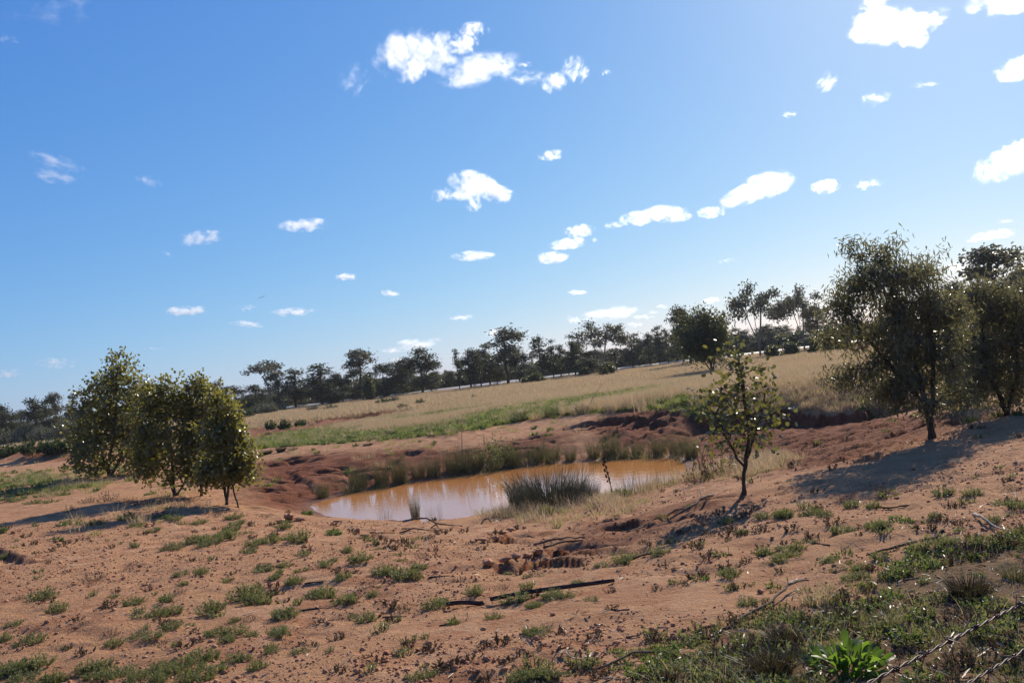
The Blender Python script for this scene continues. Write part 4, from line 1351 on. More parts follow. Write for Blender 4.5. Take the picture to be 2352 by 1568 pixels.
leftg = soft_poly(x, y, _pl([(-100, 1180, .8), (330, 1200, .8), (520, 1260, .9), (480, 1330, .95), (200, 1350, .95), (-100, 1400, 1.0)]), 1.2)
pk = np.clip(sstep(-.25, .3, fbm(x / 1.3, y / 1.3, 67, 4)) + leftg, 0, 1) * (1 - .7 * right_mask(x, y))
keep = (rng.uniform(0, 1, n) < pk) & (pond_sd(x, y) > .3)
x, y = x[keep], y[keep]
P = on_ground(x, y)
sc = .0050 * np.exp(rng.normal(0, .5, len(x))) * (1 + y / 18)
P[:, 2] += sc * .2
scatter('gravel', P, rng.uniform(0, 6.28, len(x)), np.minimum(sc, .026), cl)

# ------------------------------------------------------------------ counted plants
PL = []      # (object, u, v, words) for the labels written at the end


def copy_thing(o):
    c = o.copy(); COL.objects.link(c)
    return c


def words_for(o, u, v, desc, cat, group):
    PL.append((o, u, v, desc)); o['category'] = cat; o['group'] = group


T_SALT = [tuft_proto('saltbush', 320 + i, SALT, 48, 17, .5, .46, .095, .032) for i in range(6)]
T_BROWN = [tuft_proto('dry_tuft', 330 + i, SALTBR, 34, 8, .5, .42, .07, .02) for i in range(4)]
T_FLAT = [tuft_proto('low_herb', 340 + i, HERB if i % 2 else SALT, 40, 10, .5, .2, .075, .03) for i in range(4)]
T_TUSS = [grass_proto('tussock', 350 + i, [REEDM, DRYG][i % 2], 190, .34, .62, .016, 1.0) for i in range(4)]
T_DARK = [grass_proto('dark_tussock', 356 + i, leaf_mat('dark_tussock_blade', (.020, .016, .010), (.085, .062, .036), (.12, .09, .03), .2, .55, .3), 420, .36, .62, .030, 1.0) for i in range(2)]
CROPS = [(0, 1119.0), (612.5, 1119.0), (1163.75, 1119.0), (1678.3, 1119.0)]
PLANTS = {
    0: '760,740,170d 345,900,170 455,1000,130 110,1110,100 1450,700,110 1620,695,110 1470,780,70 1815,760,100 905,885,70 1070,930,140 1160,920,70d 1330,910,100 1420,850,120d 1250,1040,140 1400,1020,130 1690,1010,180 1960,900,200 2060,940,200 2270,1040,150 2110,670,120 1380,500,150 1560,450,120 1640,430,130 1730,440,120 1640,475,110 1830,420,140 1810,385,110 2030,470,120 2160,440,140 2000,520,100 1870,350,120 1900,300,100 1080,480,70 730,300,150f 560,300,150f 1030,265,110 800,290,90f 240,1250,160 30,1230,120 170,1480,170 300,1450,180 90,1440,150 60,1500,160 200,1540,180 420,1567,150 330,1575,150 500,1560,100 720,1480,170 820,1440,150 760,1530,150 900,1530,160 1010,1480,150 1080,1550,160 1220,1500,150 1300,1440,140 1370,1500,150 1450,1450,150 1600,1400,170 1560,1480,150 1700,1380,130 1640,1540,170 1500,1570,160 1740,1480,120 1260,1575,150 920,1280,110 1120,1200,130 1230,1210,140 1380,1130,120 1520,1110,80 1740,1180,150 1880,1180,160 1820,1240,120 2010,1190,110 2230,1170,130 1880,1080,90 2000,1080,140d 1870,1400,140 1960,1390,110 2060,1460,120 2100,1380,150d 2180,1310,90 880,1180,120d 640,1120,110d 1280,1260,130d 530,1300,60 500,640,60d 370,600,70d 1000,670,100d 1250,750,60d 2200,730,80 2240,680,60 1430,580,60d 170,890,70d 720,120,130d 860,110,160d 1010,120,150d 560,190,110d 1150,140,130d 1300,130,140d 1500,120,130d 1290,235,170d 1760,210,130d 1880,250,120 2130,240,100d 1400,260,110 1600,290,110 30,580,80 100,480,60f 60,45,140f 200,60,150f 340,70,130f 130,110,110f 260,130,110f 400,120,120f 2300,420,110 2280,330,120 40,120,80d 1090,310,90 1230,350,90 2280,640,90 2330,770,70',
    1: '650,525,100 290,540,110 260,440,170 750,600,150 470,630,120 990,700,170 1090,730,160 920,690,130 1190,740,120 1250,655,80 1180,660,60 620,720,110 580,740,80 220,770,110 60,730,80 810,800,130d 900,800,40 380,880,150 480,890,150 430,850,120 620,930,170 850,870,100 150,1040,180 800,1080,150 690,1040,80 500,1120,70d 100,1180,160 270,1330,120 380,1280,50 40,1330,110 160,1260,100d 1350,980,170 1410,930,100 1100,980,150d 930,920,120d 1190,1540,120 1290,1520,130 1820,1050,130 1500,1100,90 1990,920,190 2140,960,110 2290,880,140 1670,870,130 1880,820,120d 2090,820,110 2150,700,150d 1940,690,70 2120,1170,130 2230,1160,120 2150,1510,170 2270,1530,160 2000,1550,160 2080,1480,130 1250,570,120d 1540,760,110d 250,680,60 100,690,60 330,660,70 30,660,60 440,760,70d 1150,610,70d 200,845,70d 1060,590,50 1660,760,90d 1830,700,80d 540,590,60 700,690,60d 330,990,80d 560,1060,90d',
    2: '310,225,140 770,630,110 930,610,140 1080,540,120d 1230,530,150 1000,560,110 570,770,90 380,890,140 480,880,120 230,960,120 680,905,110 250,1190,130 180,1180,90 460,1270,100d 1220,1190,110 620,1430,150 700,1420,130 1790,720,140 1750,690,110 1900,370,80 1760,290,120g 1500,350,150d 1650,390,150d 1580,300,130d 1720,350,120d 1420,370,120d 1900,240,150d 2230,240,130 2180,220,90 2050,250,100 1930,940,120 2270,560,150 2060,540,120 2180,600,130 1480,1140,90d 1100,1350,130 1180,1320,110 1310,1350,140 1380,1450,150 1470,1480,150 1300,1470,140 1530,1400,150 250,1540,150 150,1560,150 330,1530,130 1620,1330,120 450,560,80d 160,720,70 420,800,60 1150,700,40 870,480,60d 960,490,50d 1850,1190,120t 1420,760,50d 350,680,60d 1690,1090,110t',
    3: '90,370,90 80,250,180d 430,240,120 570,230,60 650,220,120 750,230,110 900,120,120d 970,160,110 1140,160,110 1200,50,150d 1700,80,130 1940,65,120 1650,250,90 2200,140,140 2290,160,120 2330,380,80 2110,280,100 1150,330,120 1230,310,110 880,370,120 960,350,100 1310,250,70 2250,20,150d 430,500,120 540,500,120 270,540,120 780,600,130 950,610,60 1200,580,130 1480,550,90 1330,700,130 960,740,120 1060,730,110 1100,800,110 1650,640,120 1980,480,110 2040,460,90 100,940,100 1310,1130,150 1250,1180,110 2020,1200,140 2120,1220,130 1610,420,110f 1750,440,110f 1870,560,90f 2200,480,110f 390,60,80d 150,140,90d 600,90,70d 860,560,60f 1560,760,100 1420,640,60',
}
rng = np.random.default_rng(99)
import re
for ci_, txt in PLANTS.items():
    for tok in txt.split():
        mm = re.match(r'(-?\d+),(\d+),(\d+)([dfgt]?)', tok)
        cx, cy, w = int(mm[1]), int(mm[2]), int(mm[3]); ty = mm[4]
        u = CROPS[ci_][0] + cx * .28646; v = CROPS[ci_][1] + cy * .28646
        p = hit(u, v)
        dist = math.hypot(p[0], p[1])
        wm = w * .28646 * S / FOC * dist
        if ty == 'd': me_ = T_BROWN[rng.integers(4)]; nm, desc, cat = 'dry_herb', 'brown dried-out tuft', 'plant'
        elif ty == 'f': me_ = T_FLAT[rng.integers(4)]; nm, desc, cat = 'low_herb', 'flat green herb patch', 'plant'
        elif ty == 'g': me_ = T_SALT[0]; nm, desc, cat = 'grey_saltbush', 'pale grey-green bush', 'shrub'
        elif ty == 't': me_ = T_TUSS[rng.integers(4)]; nm, desc, cat = 'grass_tussock', 'olive grass tussock', 'grass tussock'
        else: me_ = T_SALT[rng.integers(6)]; nm, desc, cat = 'saltbush_tuft', 'grey-green saltbush tuft', 'plant'
        o = obj(nm, me_)
        sz = wm * 1.32
        hs = rng.uniform(.6, 1.15)
        o.scale = (sz * rng.uniform(.9, 1.15), sz * rng.uniform(.9, 1.15), sz * hs * (.85 if ty == 'd' else 1))
        o.rotation_euler = (0, 0, rng.uniform(0, 6.28))
        o.location = (p[0], p[1], p[2] - .01)
        big = 'large ' if wm > .42 else 'small ' if wm < .2 else ''
        words_for(o, u, v, big + desc, cat, 'tufts on the red soil')

# dark tussocks close by
for (cx, cy, w, kind, lab) in [
    (1920, 890, 260, 'dark', 'dark spiky tussock by the upper barbed wire near the right edge'),
    (850, 1075, 180, 'dark', 'small dark brown tussock just above the broad-leaved green weed'),
    (320, 1530, 340, 'dark', 'large dark brown tussock at the bottom edge left of the broad-leaved green weed'),
    (440, 1270, 230, 'dark', 'brown wiry tussock directly left of the broad-leaved green weed'),
    (2300, 740, 220, 'olive', 'yellow-green grass tussock at the right edge above the barbed wire'),
    (680, 930, 260, 'olive', 'hazy pale grass tussock on the verge above the small dark one'),
    (1290, 1110, 170, 'olive', 'green grass tussock right of the small dark one, above the weed')]:
    u = 1678.3 + cx * .28646; v = 1119 + cy * .28646
    p = hit(u, v)
    wm = w * .28646 * S / FOC * math.hypot(p[0], p[1])
    o = obj('grass_tussock', T_DARK[len(lab) % 2] if kind == 'dark' else T_TUSS[len(lab) % 4], loc=p - np.array([0, 0, .01]))
    o.scale = (wm * 1.2, wm * 1.2, wm * 1.45); o.rotation_euler = (0, 0, len(lab))
    tag(o, lab, 'grass tussock', 'tussocks on the verge')

# the broad-leaved weed: every leaf
p = hit(1948, 1535)
wd = 178 * S / FOC * np.linalg.norm(p[:2])
root = thing('broad_leaved_weed', p, 'bright green weed with broad upright paddle leaves on the verge', 'weed')
rng = np.random.default_rng(500)
WL = []
for i in range(5):
    bend = .12 + .10 * i
    V = []; nseg = 6
    for j in range(nseg + 1):
        tt = j / nseg
        half = .155 * (max(.04, 1 - ((tt - .66) / .36) ** 2) ** .5 if tt > .66 else .22 + .78 * sstep(.0, .66, tt))
        xx = tt * (1 - .25 * bend * tt); zz = -bend * tt * tt
        wv_ = .012 * math.sin(9 * tt + i)
        V += [(xx, -half, zz + .22 * half + wv_), (xx, 0, zz), (xx, half, zz + .22 * half - wv_)]
    F = []
    for j in range(nseg):
        a = 3 * j
        F += [(a, a + 1, a + 4, a + 3), (a + 1, a + 2, a + 5, a + 4)]
    WL.append(mesh('weed_leaf', V, F, WEED, tint=np.full(len(V), i / 4), smooth=True))
for i in range(135):
    a = rng.uniform(0, 6.283); q = rng.uniform(0, 1) ** .6
    hb = wd * .24 * rng.uniform(0, 1) * (1 - .75 * q * q)
    el = math.radians(rng.uniform(58, 88) - 34 * q * rng.uniform(.4, 1.2))
    Lf = wd * rng.uniform(.15, .27) * (1 - .15 * q)
    o = obj('leaf', WL[rng.integers(5)], root)
    o.location = (wd * .40 * q * math.cos(a), wd * .40 * q * math.sin(a), hb - .005)
    R = Matrix.Rotation(a + rng.normal(0, .5), 3, 'Z') @ Matrix.Rotation(-el, 3, 'Y') @ Matrix.Rotation(rng.normal(0, .7), 3, 'X')
    o.rotation_euler = R.to_euler()
    o.scale = (Lf, Lf * rng.uniform(1.0, 1.5), Lf)
g = Geo()
for i in range(26):
    a = rng.uniform(0, 6.283); q = rng.uniform(0, 1) ** .6
    e = np.array([wd * .38 * q * math.cos(a), wd * .38 * q * math.sin(a), wd * .24 * (1 - .75 * q * q)])
    V, F = tube([np.array([e[0] * .3, e[1] * .3, -.01]), e * np.array([.7, .7, .6]), e], [.004, .0035, .002], 5); g.add(V, F)
obj('stem', g.mesh('weed_stems', WEED), root)

# ------------------------------------------------------------------ reeds round the pond
T_REED = [grass_proto('reed_clump', 400 + i, REEDM, 340, .40, 1.0, .012, .55, seg=3) for i in range(4)]
T_RUSH = [grass_proto('rush_clump', 410 + i, REEDBLUE, 900, .62, 1.0, .010, .36) for i in range(2)]
T_FINE = [grass_proto('fine_reed', 420 + i, REEDM, 46, .34, 1.0, .008, .12) for i in range(3)]
T_SHRUB = [tuft_proto('waterside_shrub', 430 + i, SALT, 60, 16, .5, .8, .075, .026) for i in range(2)]
REEDS = [  # u, v foot, width, height, kind
    (742, 1143, 40, 40, 'r'), (770, 1125, 30, 55, 'f'), (826, 1124, 52, 62, 'r'), (878, 1112, 48, 64, 'r'), (918, 1108, 52, 70, 'r'), (962, 1098, 40, 52, 'r'), (998, 1092, 40, 56, 'r'), (1038, 1086, 40, 60, 'r'), (1068, 1082, 46, 70, 'r'),
    (1098, 1076, 40, 52, 'r'), (1140, 1072, 96, 78, 's'), (1180, 1070, 50, 60, 'r'), (1232, 1062, 52, 52, 'r'), (1270, 1061, 48, 52, 'r'), (1312, 1058, 34, 36, 'r'), (1364, 1052, 40, 48, 'r'), (1404, 1050, 62, 66, 'r'), (1434, 1050, 30, 36, 'r'),
    (1468, 1046, 34, 36, 'r'), (1516, 1046, 46, 50, 'r'), (1560, 1046, 60, 56, 'r'), (1590, 1052, 40, 50, 'r')]
rng = np.random.default_rng(600)
RL = {'r': 'upright olive reed clump', 'f': 'sparse thin reed clump', 's': 'broad leafy waterside shrub'}
ol = order_labels([(q[0], RL[q[4]]) for q in REEDS], 'along the far shore of the pond')
for i, (u, v, w, h, kd) in enumerate(REEDS):
    p = hit(u, v - 2)
    d = np.linalg.norm(p[:2]); k = d * S / FOC
    me_ = T_REED[i % 4] if kd == 'r' else T_FINE[i % 3] if kd == 'f' else T_SHRUB[0]
    o = obj('waterside_shrub' if kd == 's' else 'reed_clump', me_, loc=(p[0], p[1], max(-.02, p[2] - .03)))
    wr = w * k / (1.15 if kd != 's' else .95); hr = h * k / (.92 if kd != 's' else .8)
    o.scale = (wr, wr, hr * 1.05); o.rotation_euler = (0, 0, rng.uniform(0, 6.28))
    tag(o, ol[i], 'shrub' if kd == 's' else 'reeds', 'reeds along the far shore')
NEAR = [
    (1262, 1160, 210, 88, 'rush', 'big blue-green rush clump standing in the near edge of the pond'),
    (1208, 1158, 90, 66, 'rush', 'smaller rush clump on the left flank of the big blue-green one'),
    (1340, 1152, 90, 56, 'rush', 'low rush clump on the right flank of the big blue-green one'),
    (955, 1188, 30, 62, 'reed', 'narrow dark reed clump beside the fallen branch at the water'),
    (992, 1194, 30, 46, 'fine', 'thin see-through reeds just right of the narrow dark clump'),
    (1012, 1194, 12, 60, 'fine', 'bent lone reed stems in front of the bright water'),
    (885, 1190, 40, 40, 'fine', 'few faint reed stems at the near left waterline'),
    (1480, 1130, 120, 66, 'fine', 'fine tall reed stand before the right end of the water'),
    (1530, 1112, 80, 62, 'fine', 'fine tall reed stand at the right tip of the water'),
    (1430, 1140, 70, 50, 'fine', 'short fine reed stand right of the dark seed stalk'),
    (1640, 1095, 110, 76, 'dry', 'brown dead-looking bush left of the sapling trunk'),
    (1700, 1075, 90, 60, 'dry', 'brown dead-looking bush behind the sapling trunk'),
    (1602, 1110, 70, 50, 'dry', 'brown low bush at the right end of the pond')]
for i, (u, v, w, h, kd, lab) in enumerate(NEAR):
    p = hit(u, v)
    k = np.linalg.norm(p[:2]) * S / FOC
    me_ = {'rush': T_RUSH[i % 2], 'reed': T_REED[i % 4], 'fine': T_FINE[i % 3], 'dry': T_BROWN[i % 4]}[kd]
    nat = {'rush': (1.5, .85), 'reed': (1.15, .92), 'fine': (.75, .98), 'dry': (1.0, .42)}[kd]
    o = obj('dry_bush' if kd == 'dry' else 'reed_clump', me_, loc=(p[0], p[1], max(-.04, p[2] - .03)))
    o.scale = (w * k / nat[0], w * k / nat[0], h * k / nat[1]); o.rotation_euler = (0, 0, 1.3 * i)
    tag(o, lab, 'shrub' if kd == 'dry' else 'reeds', 'bushes at the right end of the pond' if kd == 'dry' else 'reeds along the near shore')
# thin reeds and grass fringing the far waterline
n = 30000
x = rng.uniform(POND[:, 0].min() - .6, POND[:, 0].max() + .6, n); y = rng.uniform(21, POND[:, 1].max() + 1.2, n)
sd = pond_sd(x, y)
pk = sstep(-.25, .0, sd) * sstep(.9, .15, sd) * (.02 + .13 * sstep(-.05, .25, fbm(x / 1.1, y / 1.1, 72, 3)))
keep = (rng.uniform(0, 1, n) < pk) & (y > 23.2 + .08 * x) & (x > -5.2)
x, y = x[keep], y[keep]
P = on_ground(x, y); P[:, 2] = np.maximum(P[:, 2], -.06)
fr = [grass_proto('fringe_reed', 460 + i, REEDM, 12, .12, .50, .010, .6) for i in range(3)] + [grass_proto('fringe_grass', 466, GREENG, 26, .14, .22, .008, .9), grass_proto('fringe_dry', 467, DRYG, 22, .14, .34, .008, .8)]
scatter('reed_fringe', P, rng.uniform(0, 6.28, len(x)), rng.uniform(.5, 1.25, len(x)), fr)
# the pale dry grass between the pond and the near bank
DG = _pl([(1120, 1190, .12), (1180, 1176, .08), (1300, 1168, .1), (1400, 1156, .1), (1500, 1138, .1), (1580, 1100, .12), (1640, 1060, .2), (1760, 1035, .4), (1830, 1040, .6), (1800, 1075, .75), (1700, 1105, .6), (1560, 1150, .3), (1400, 1190, .4), (1300, 1200, .35), (1180, 1200, .3)])
n = 9000
x = rng.uniform(DG[:, 0].min() - .5, DG[:, 0].max() + .5, n); y = rng.uniform(DG[:, 1].min() - .5, DG[:, 1].max() + .5, n)
pk = soft_poly(x, y, DG, .35)
keep = (rng.uniform(0, 1, n) < pk * .42 * sstep(-.3, .15, fbm(x / .7, y / .9, 68, 3))) & (pond_sd(x, y) > -.1)
x, y = x[keep], y[keep]
g_fine = [grass_proto('shore_dry_tuft', 440 + i, [DRYG, PINKG][i % 2], 34, .13, .30, .007, .8) for i in range(4)] + [grass_proto('shore_green_tuft', 446, GREENG, 30, .12, .16, .007, .8)]
scatter('shore_dry_grass', on_ground(x, y), rng.uniform(0, 6.28, len(x)), rng.uniform(.5, 1.1, len(x)), g_fine + [g_fine[4]])

# pale shrubs on the far left mound and beside the road, tussocks on the bank crest
T_GREY = [tuft_proto('grey_shrub', 450 + i, GREYB, 90, 14, .5, .62, .10, .045) for i in range(3)]
DKG = leaf_mat('dark_shrub_leaf', (.022, .036, .012), (.055, .078, .024), (.13, .18, .04), .25, .5, .4)
T_GRN = [tuft_proto('green_shrub', 456 + i, DKG, 70, 12, .5, .45, .11, .06) for i in range(3)]
SHR = [(20, 1022, 60, 34, 'g'), (60, 1018, 56, 36, 'g'), (100, 1016, 56, 36, 'g'), (140, 1012, 54, 40, 'g'), (165, 1008, 40, 44, 'g'), (20, 1048, 60, 26, 'n'), (75, 1046, 60, 28, 'n'), (125, 1042, 60, 32, 'n'), (165, 1036, 40, 30, 'n'),
       (590, 953, 40, 24, 'g'), (620, 950, 46, 26, 'g'), (645, 944, 36, 20, 'g'), (570, 960, 30, 22, 'n'), (720, 944, 34, 14, 'g'), (760, 941, 36, 14, 'g'), (880, 928, 40, 14, 'n'), (905, 924, 30, 16, 'g'), (622, 986, 30, 22, 'n'), (655, 984, 34, 22, 'n'), (690, 978, 30, 16, 'n'), (965, 930, 24, 16, 'n'),
       (925, 940, 30, 14, 'n'), (1090, 918, 18, 14, 'g')]
SW = {'g': 'pale grey-green shrub', 'n': 'darker green shrub'}


def sz_(u): return 'on the mound at far left' if u < 200 else 'on the eroded far bank'


zl = {}
for i, q in enumerate(SHR): zl.setdefault(sz_(q[0]), []).append(i)
SL = {}
for z_, L in zl.items():
    ol = order_labels([(SHR[i][0], SW[SHR[i][4]]) for i in L], z_)
    for q, i in enumerate(L): SL[i] = ol[q]
for i, (u, v, w, h, kd) in enumerate(SHR):
    p = hit(u, v); k = np.linalg.norm(p[:2]) * S / FOC
    o = obj('shrub', (T_GREY if kd == 'g' else T_GRN)[i % 3], loc=p - np.array([0, 0, .03]))
    o.scale = (w * k * .95, w * k * .95, h * k / (.6 if kd == 'g' else .45)); o.rotation_euler = (0, 0, i * 1.7)
    tag(o, SL[i], 'shrub', 'shrubs on the far banks')
TUS = [(612, 1042, 26, 12), (646, 1036, 22, 14), (672, 1034, 20, 10), (845, 1022, 22, 8), (900, 998, 26, 12), (971, 990, 24, 14), (997, 984, 24, 13), (1020, 980, 26, 13), (1058, 974, 22, 14), (1080, 976, 24, 12), (1193, 966, 46, 36), (1230, 962, 30, 26), (1268, 956, 40, 36), (1300, 952, 34, 34), (1335, 948, 30, 30), (1376, 928, 28, 22),
       (1470, 918, 30, 22), (1500, 916, 26, 20), (1540, 902, 20, 16), (1455, 940, 30, 18), (1560, 935, 22, 14), (1120, 934, 24, 12)]
ol = order_labels([(q[0], 'dark grass tussock' if q[3] < 17 else 'tall brownish grass tussock') for q in TUS], 'on the crest of the far bank')
for i, (u, v, w, h) in enumerate(TUS):
    p = hit(u, v); k = np.linalg.norm(p[:2]) * S / FOC
    o = obj('grass_tussock', (T_DARK[i % 2] if h < 17 else T_TUSS[i % 4]), loc=p - np.array([0, 0, .02]))
    o.scale = (w * k * 1.1, w * k * 1.1, h * k / .55); o.rotation_euler = (0, 0, i * 2.1)
    tag(o, ol[i], 'grass tussock', 'tussocks on the bank crest')
# ------------------------------------------------------------------ sticks, clods and rubbish
STICK = bark_mat('weathered_stick', (.075, .045, .028), (.20, .13, .085), 30)
STICKP = bark_mat('bleached_stick', (.30, .22, .15), (.50, .40, .30), 30)
STICKD = bark_mat('charred_stick', (.022, .015, .011), (.07, .045, .03), 30)


def stick(name, pts, r0, r1, mat, label, lift=None, cat='stick', group='fallen sticks', forks=(), upright=False):
    rng = np.random.default_rng(int(abs(pts[0][0] * 7 + pts[0][1])))

    def path(ps, lf):
        W = [at_y(u, v, y0) for (u, v) in ps] if upright else [hit(u, v) + np.array([0, 0, (lf[i] if lf else 0)]) for i, (u, v) in enumerate(ps)]
        out = []
        for a, b in zip(W[:-1], W[1:]):
            for q in range(4):
                c = a + (b - a) * q / 4
                if q: c = c + rng.normal(size=3) * np.linalg.norm(b - a) * .012
                out.append(c)
        out.append(W[-1])
        return np.array(out)
    y0 = hit(*pts[-1])[1]
    r0, r1 = r0 * .72, r1 * .72
    A = path(pts, lift)
    base = A[0].copy()
    g = Geo()
    A = A - base; A[:, 2] += r0 * .6
    V, F = tube(A, np.linspace(r0, r1, len(A)) * (1 + .12 * rng.normal(size=len(A))), 7); g.add(V, F)
    for fk, fl in forks:
        B = path(fk, fl) - base; B[:, 2] += r0 * .5
        V, F = tube(B, np.linspace(r0 * .6, r1 * .6, len(B)), 6); g.add(V, F)
    o = obj(name, g.mesh(name, mat, smooth=True), loc=base)
    return tag(o, label, cat, group)


stick('fallen_branch', [(925, 1198), (952, 1192), (980, 1190), (1002, 1202), (1030, 1206), (1062, 1208)], .028, .012, STICK, 'grey fallen branch arching over the near waterline', None, 'branch',
      forks=[([(1004, 1202), (985, 1216), (962, 1222)], None), ([(1002, 1204), (1012, 1218)], None)], upright=True)
stick('fallen_branch', [(918, 1226), (950, 1219), (985, 1222), (1020, 1216)], .022, .01, STICK, 'fallen branch lying in the red dirt in front of the arching branch', [0, .04, .02, 0], 'branch', forks=[([(950, 1219), (925, 1214)], [.04, 0])])
stick('stick', [(852, 1230), (880, 1224)], .016, .01, STICKD, 'short dark stick left of the two fallen branches')
stick('stick', [(766, 1197), (810, 1199)], .014, .008, STICKD, 'dark twig at the left near shore of the pond')
stick('fallen_branch', [(1105, 1204), (1112, 1193), (1122, 1190), (1128, 1200)], .022, .014, STICK, 'small pointed branch poking up from the dry grass by the water', None, 'branch', upright=True)
stick('stick', [(1226, 1252), (1270, 1245), (1310, 1240), (1342, 1237)], .020, .012, STICK, 'long stick lying across the hollow, upper of two', [0, .03, .03, 0])
stick('stick', [(1250, 1258), (1290, 1251), (1340, 1243)], .018, .012, STICKD, 'long stick lying across the hollow, lower of two', [0, .02, 0])
stick('stick', [(1212, 1232), (1250, 1238), (1290, 1240)], .014, .008, STICKD, 'dark stick in the hollow behind the two long ones')
stick('stick', [(1184, 1208), (1232, 1208)], .012, .01, STICKD, 'short dark stick lying on the red lip above the hollow')
stick('fallen_branch', [(1540, 1196), (1580, 1178), (1620, 1156), (1638, 1142)], .014, .03, STICK, 'weathered dead branch lying left of the sapling trunk', [.02, .05, .06, .03], 'branch', forks=[([(1580, 1178), (1555, 1186), (1532, 1188)], [.05, .08, .02]), ([(1600, 1168), (1612, 1140)], [.05, .14])])
stick('stick', [(1440, 1222), (1480, 1206), (1520, 1186)], .012, .008, STICK, 'thin stick on the slope left of the dead branch')
stick('stick', [(1450, 1286), (1478, 1280), (1510, 1270)], .014, .01, STICKD, 'dark stick under the saltbush tufts below the hollow')
stick('stick', [(1345, 1276), (1364, 1285)], .010, .006, STICKD, 'small curved dark twig left of those saltbush tufts')
stick('stick', [(2238, 1191), (2256, 1200), (2280, 1212), (2325, 1227)], .022, .006, STICKP, 'pale bleached forked stick lying at upper right on the verge', [.02, .04, .02, 0], forks=[([(2260, 1199), (2290, 1209)], [.02, .01])])
stick('stick', [(1990, 1276), (2060, 1262), (2120, 1250), (2152, 1245), (2168, 1237)], .012, .020, STICKD, 'dark crooked stick lying in the green below the pale one', [0, .02, .03, .03, .06])
stick('stick', [(1990, 1166), (2050, 1166), (2088, 1161)], .014, .010, STICKD, 'dark stick beyond the pale sandy strip at right')
stick('stick', [(1660, 1453), (1720, 1420), (1775, 1395), (1812, 1365), (1860, 1350)], .014, .010, STICK, 'long thin stick along the lower edge of the sandy strip', [0, .02, .03, .06, .05])
stick('stick', [(1811, 1365), (1834, 1352)], .016, .010, STICKP, 'short pale peeled stick end at the top of the long thin stick', [.05, .06])
stick('stick', [(1350, 1547), (1420, 1528), (1455, 1515), (1540, 1508)], .010, .007, STICK, 'thin bent stick on the ground at the bottom centre', [0, .01, .03, 0])
stick('stick', [(1388, 1559), (1424, 1556)], .008, .006, STICKP, 'tiny straw-coloured stick at the bottom edge')
stick('stick', [(1862, 1247), (1906, 1254)], .012, .008, STICKD, 'short dark twig on the sand among herbs at right')
stick('stick', [(1915, 1317), (1946, 1304)], .010, .010, STICK, 'two-armed brown twig above the verge grasses', forks=[([(1918, 1319), (1946, 1309)], None)])
stick('stick', [(2075, 1336), (2120, 1328)], .010, .006, STICKD, 'dark twig between the verge tufts right of centre')
stick('stick', [(2190, 1398), (2225, 1391)], .009, .006, STICK, 'thin reddish twig near the upper barbed wire')
stick('stick', [(880, 1420), (905, 1421), (935, 1418)], .010, .007, STICKD, 'dark twig left of the rusty channel')
stick('stick', [(690, 1404), (735, 1397), (780, 1398)], .012, .007, STICKD, 'dark flat twig under the tufts left of centre')
stick('stick', [(700, 1344), (745, 1340)], .010, .006, STICKD, 'dark twig among small tufts above the previous flat one')
stick('stick', [(985, 1328), (1035, 1322)], .010, .006, STICKD, 'dark twig on bare sand below the crumbling gully')
stick('stick', [(1404, 1400), (1420, 1404), (1446, 1400)], .008, .005, STICKD, 'small curved twig on the bare sand right of the rusty channel')
stick('stick', [(1438, 1468), (1472, 1466)], .008, .006, STICK, 'small straight twig on the bare sand low in the centre')
stick('stick', [(1010, 1438), (1050, 1430)], .009, .005, STICKD, 'twig in front of the left end of the rusty channel')
stick('stick', [(505, 1467), (560, 1463)], .009, .005, STICKD, 'dark twig among the tufts at lower left')
stick('stick', [(590, 1303), (640, 1302)], .012, .007, STICKD, 'dark twig under the green patch left of centre')
stick('stick', [(560, 1413), (588, 1403)], .006, .004, STICKP, 'pale straw by the largest saltbush at left')
stick('stalk', [(981, 1268), (981.5, 1252), (982, 1236)], .005, .003, STICKP, 'single pale straw stalk standing on the bare earth before the branches', [0, .14, .28], 'stalk')
b = hit(1409, 1146)
STALK = [(0, .3), (.02, .0)]
g = Geo()
k = np.linalg.norm(b[:2]) * S / FOC
top = at_y(1386, 1057, b[1]) - b
pth = np.array([np.array([0, 0, -.02]) * (1 - q) + top * q + np.array([.02 * math.sin(3 * q), 0, 0]) for q in np.linspace(0, 1, 9)])
V, F = tube(pth, np.linspace(.011, .006, 9), 5); g.add(V, F)
for q in np.linspace(.45, 1, 16):
    c_ = pth[0] * (1 - q) + top * q
    g.add(ICO1 * .022 + c_ + np.array([.02 * (-1) ** int(q * 40), 0, 0]), ICO1F)
tag(obj('seed_stalk', g.mesh('seed_stalk', STICKD), loc=b), 'tall dark seed stalk standing alone against the bright water', 'stalk')
for i, (u, v, v1, du, lab) in enumerate([(1063, 1052, 975, -2, 'thin dead stalk standing on the far red bank'), (1595, 940, 905, 1, 'thin stalk standing behind the cut bank'), (1594, 1088, 1030, 0, 'thin dead stem left of the sapling'), (1350, 942, 880, 34, 'curved dead stalk rising from the paddock edge')]):
    b = hit(u, v); tp = at_y(u + du, v1, b[1]) - b
    pth = np.array([tp * q + np.array([-.12 * tp[0] * math.sin(math.pi * q), 0, 0]) for q in np.linspace(0, 1, 7)])
    V, F = tube(pth, np.linspace(.012, .006, 7), 5)
    g = Geo(); g.add(V, F)
    tag(obj('dead_stalk', g.mesh('dead_stalk', STICK), loc=b), lab, 'stalk', 'dead stalks')

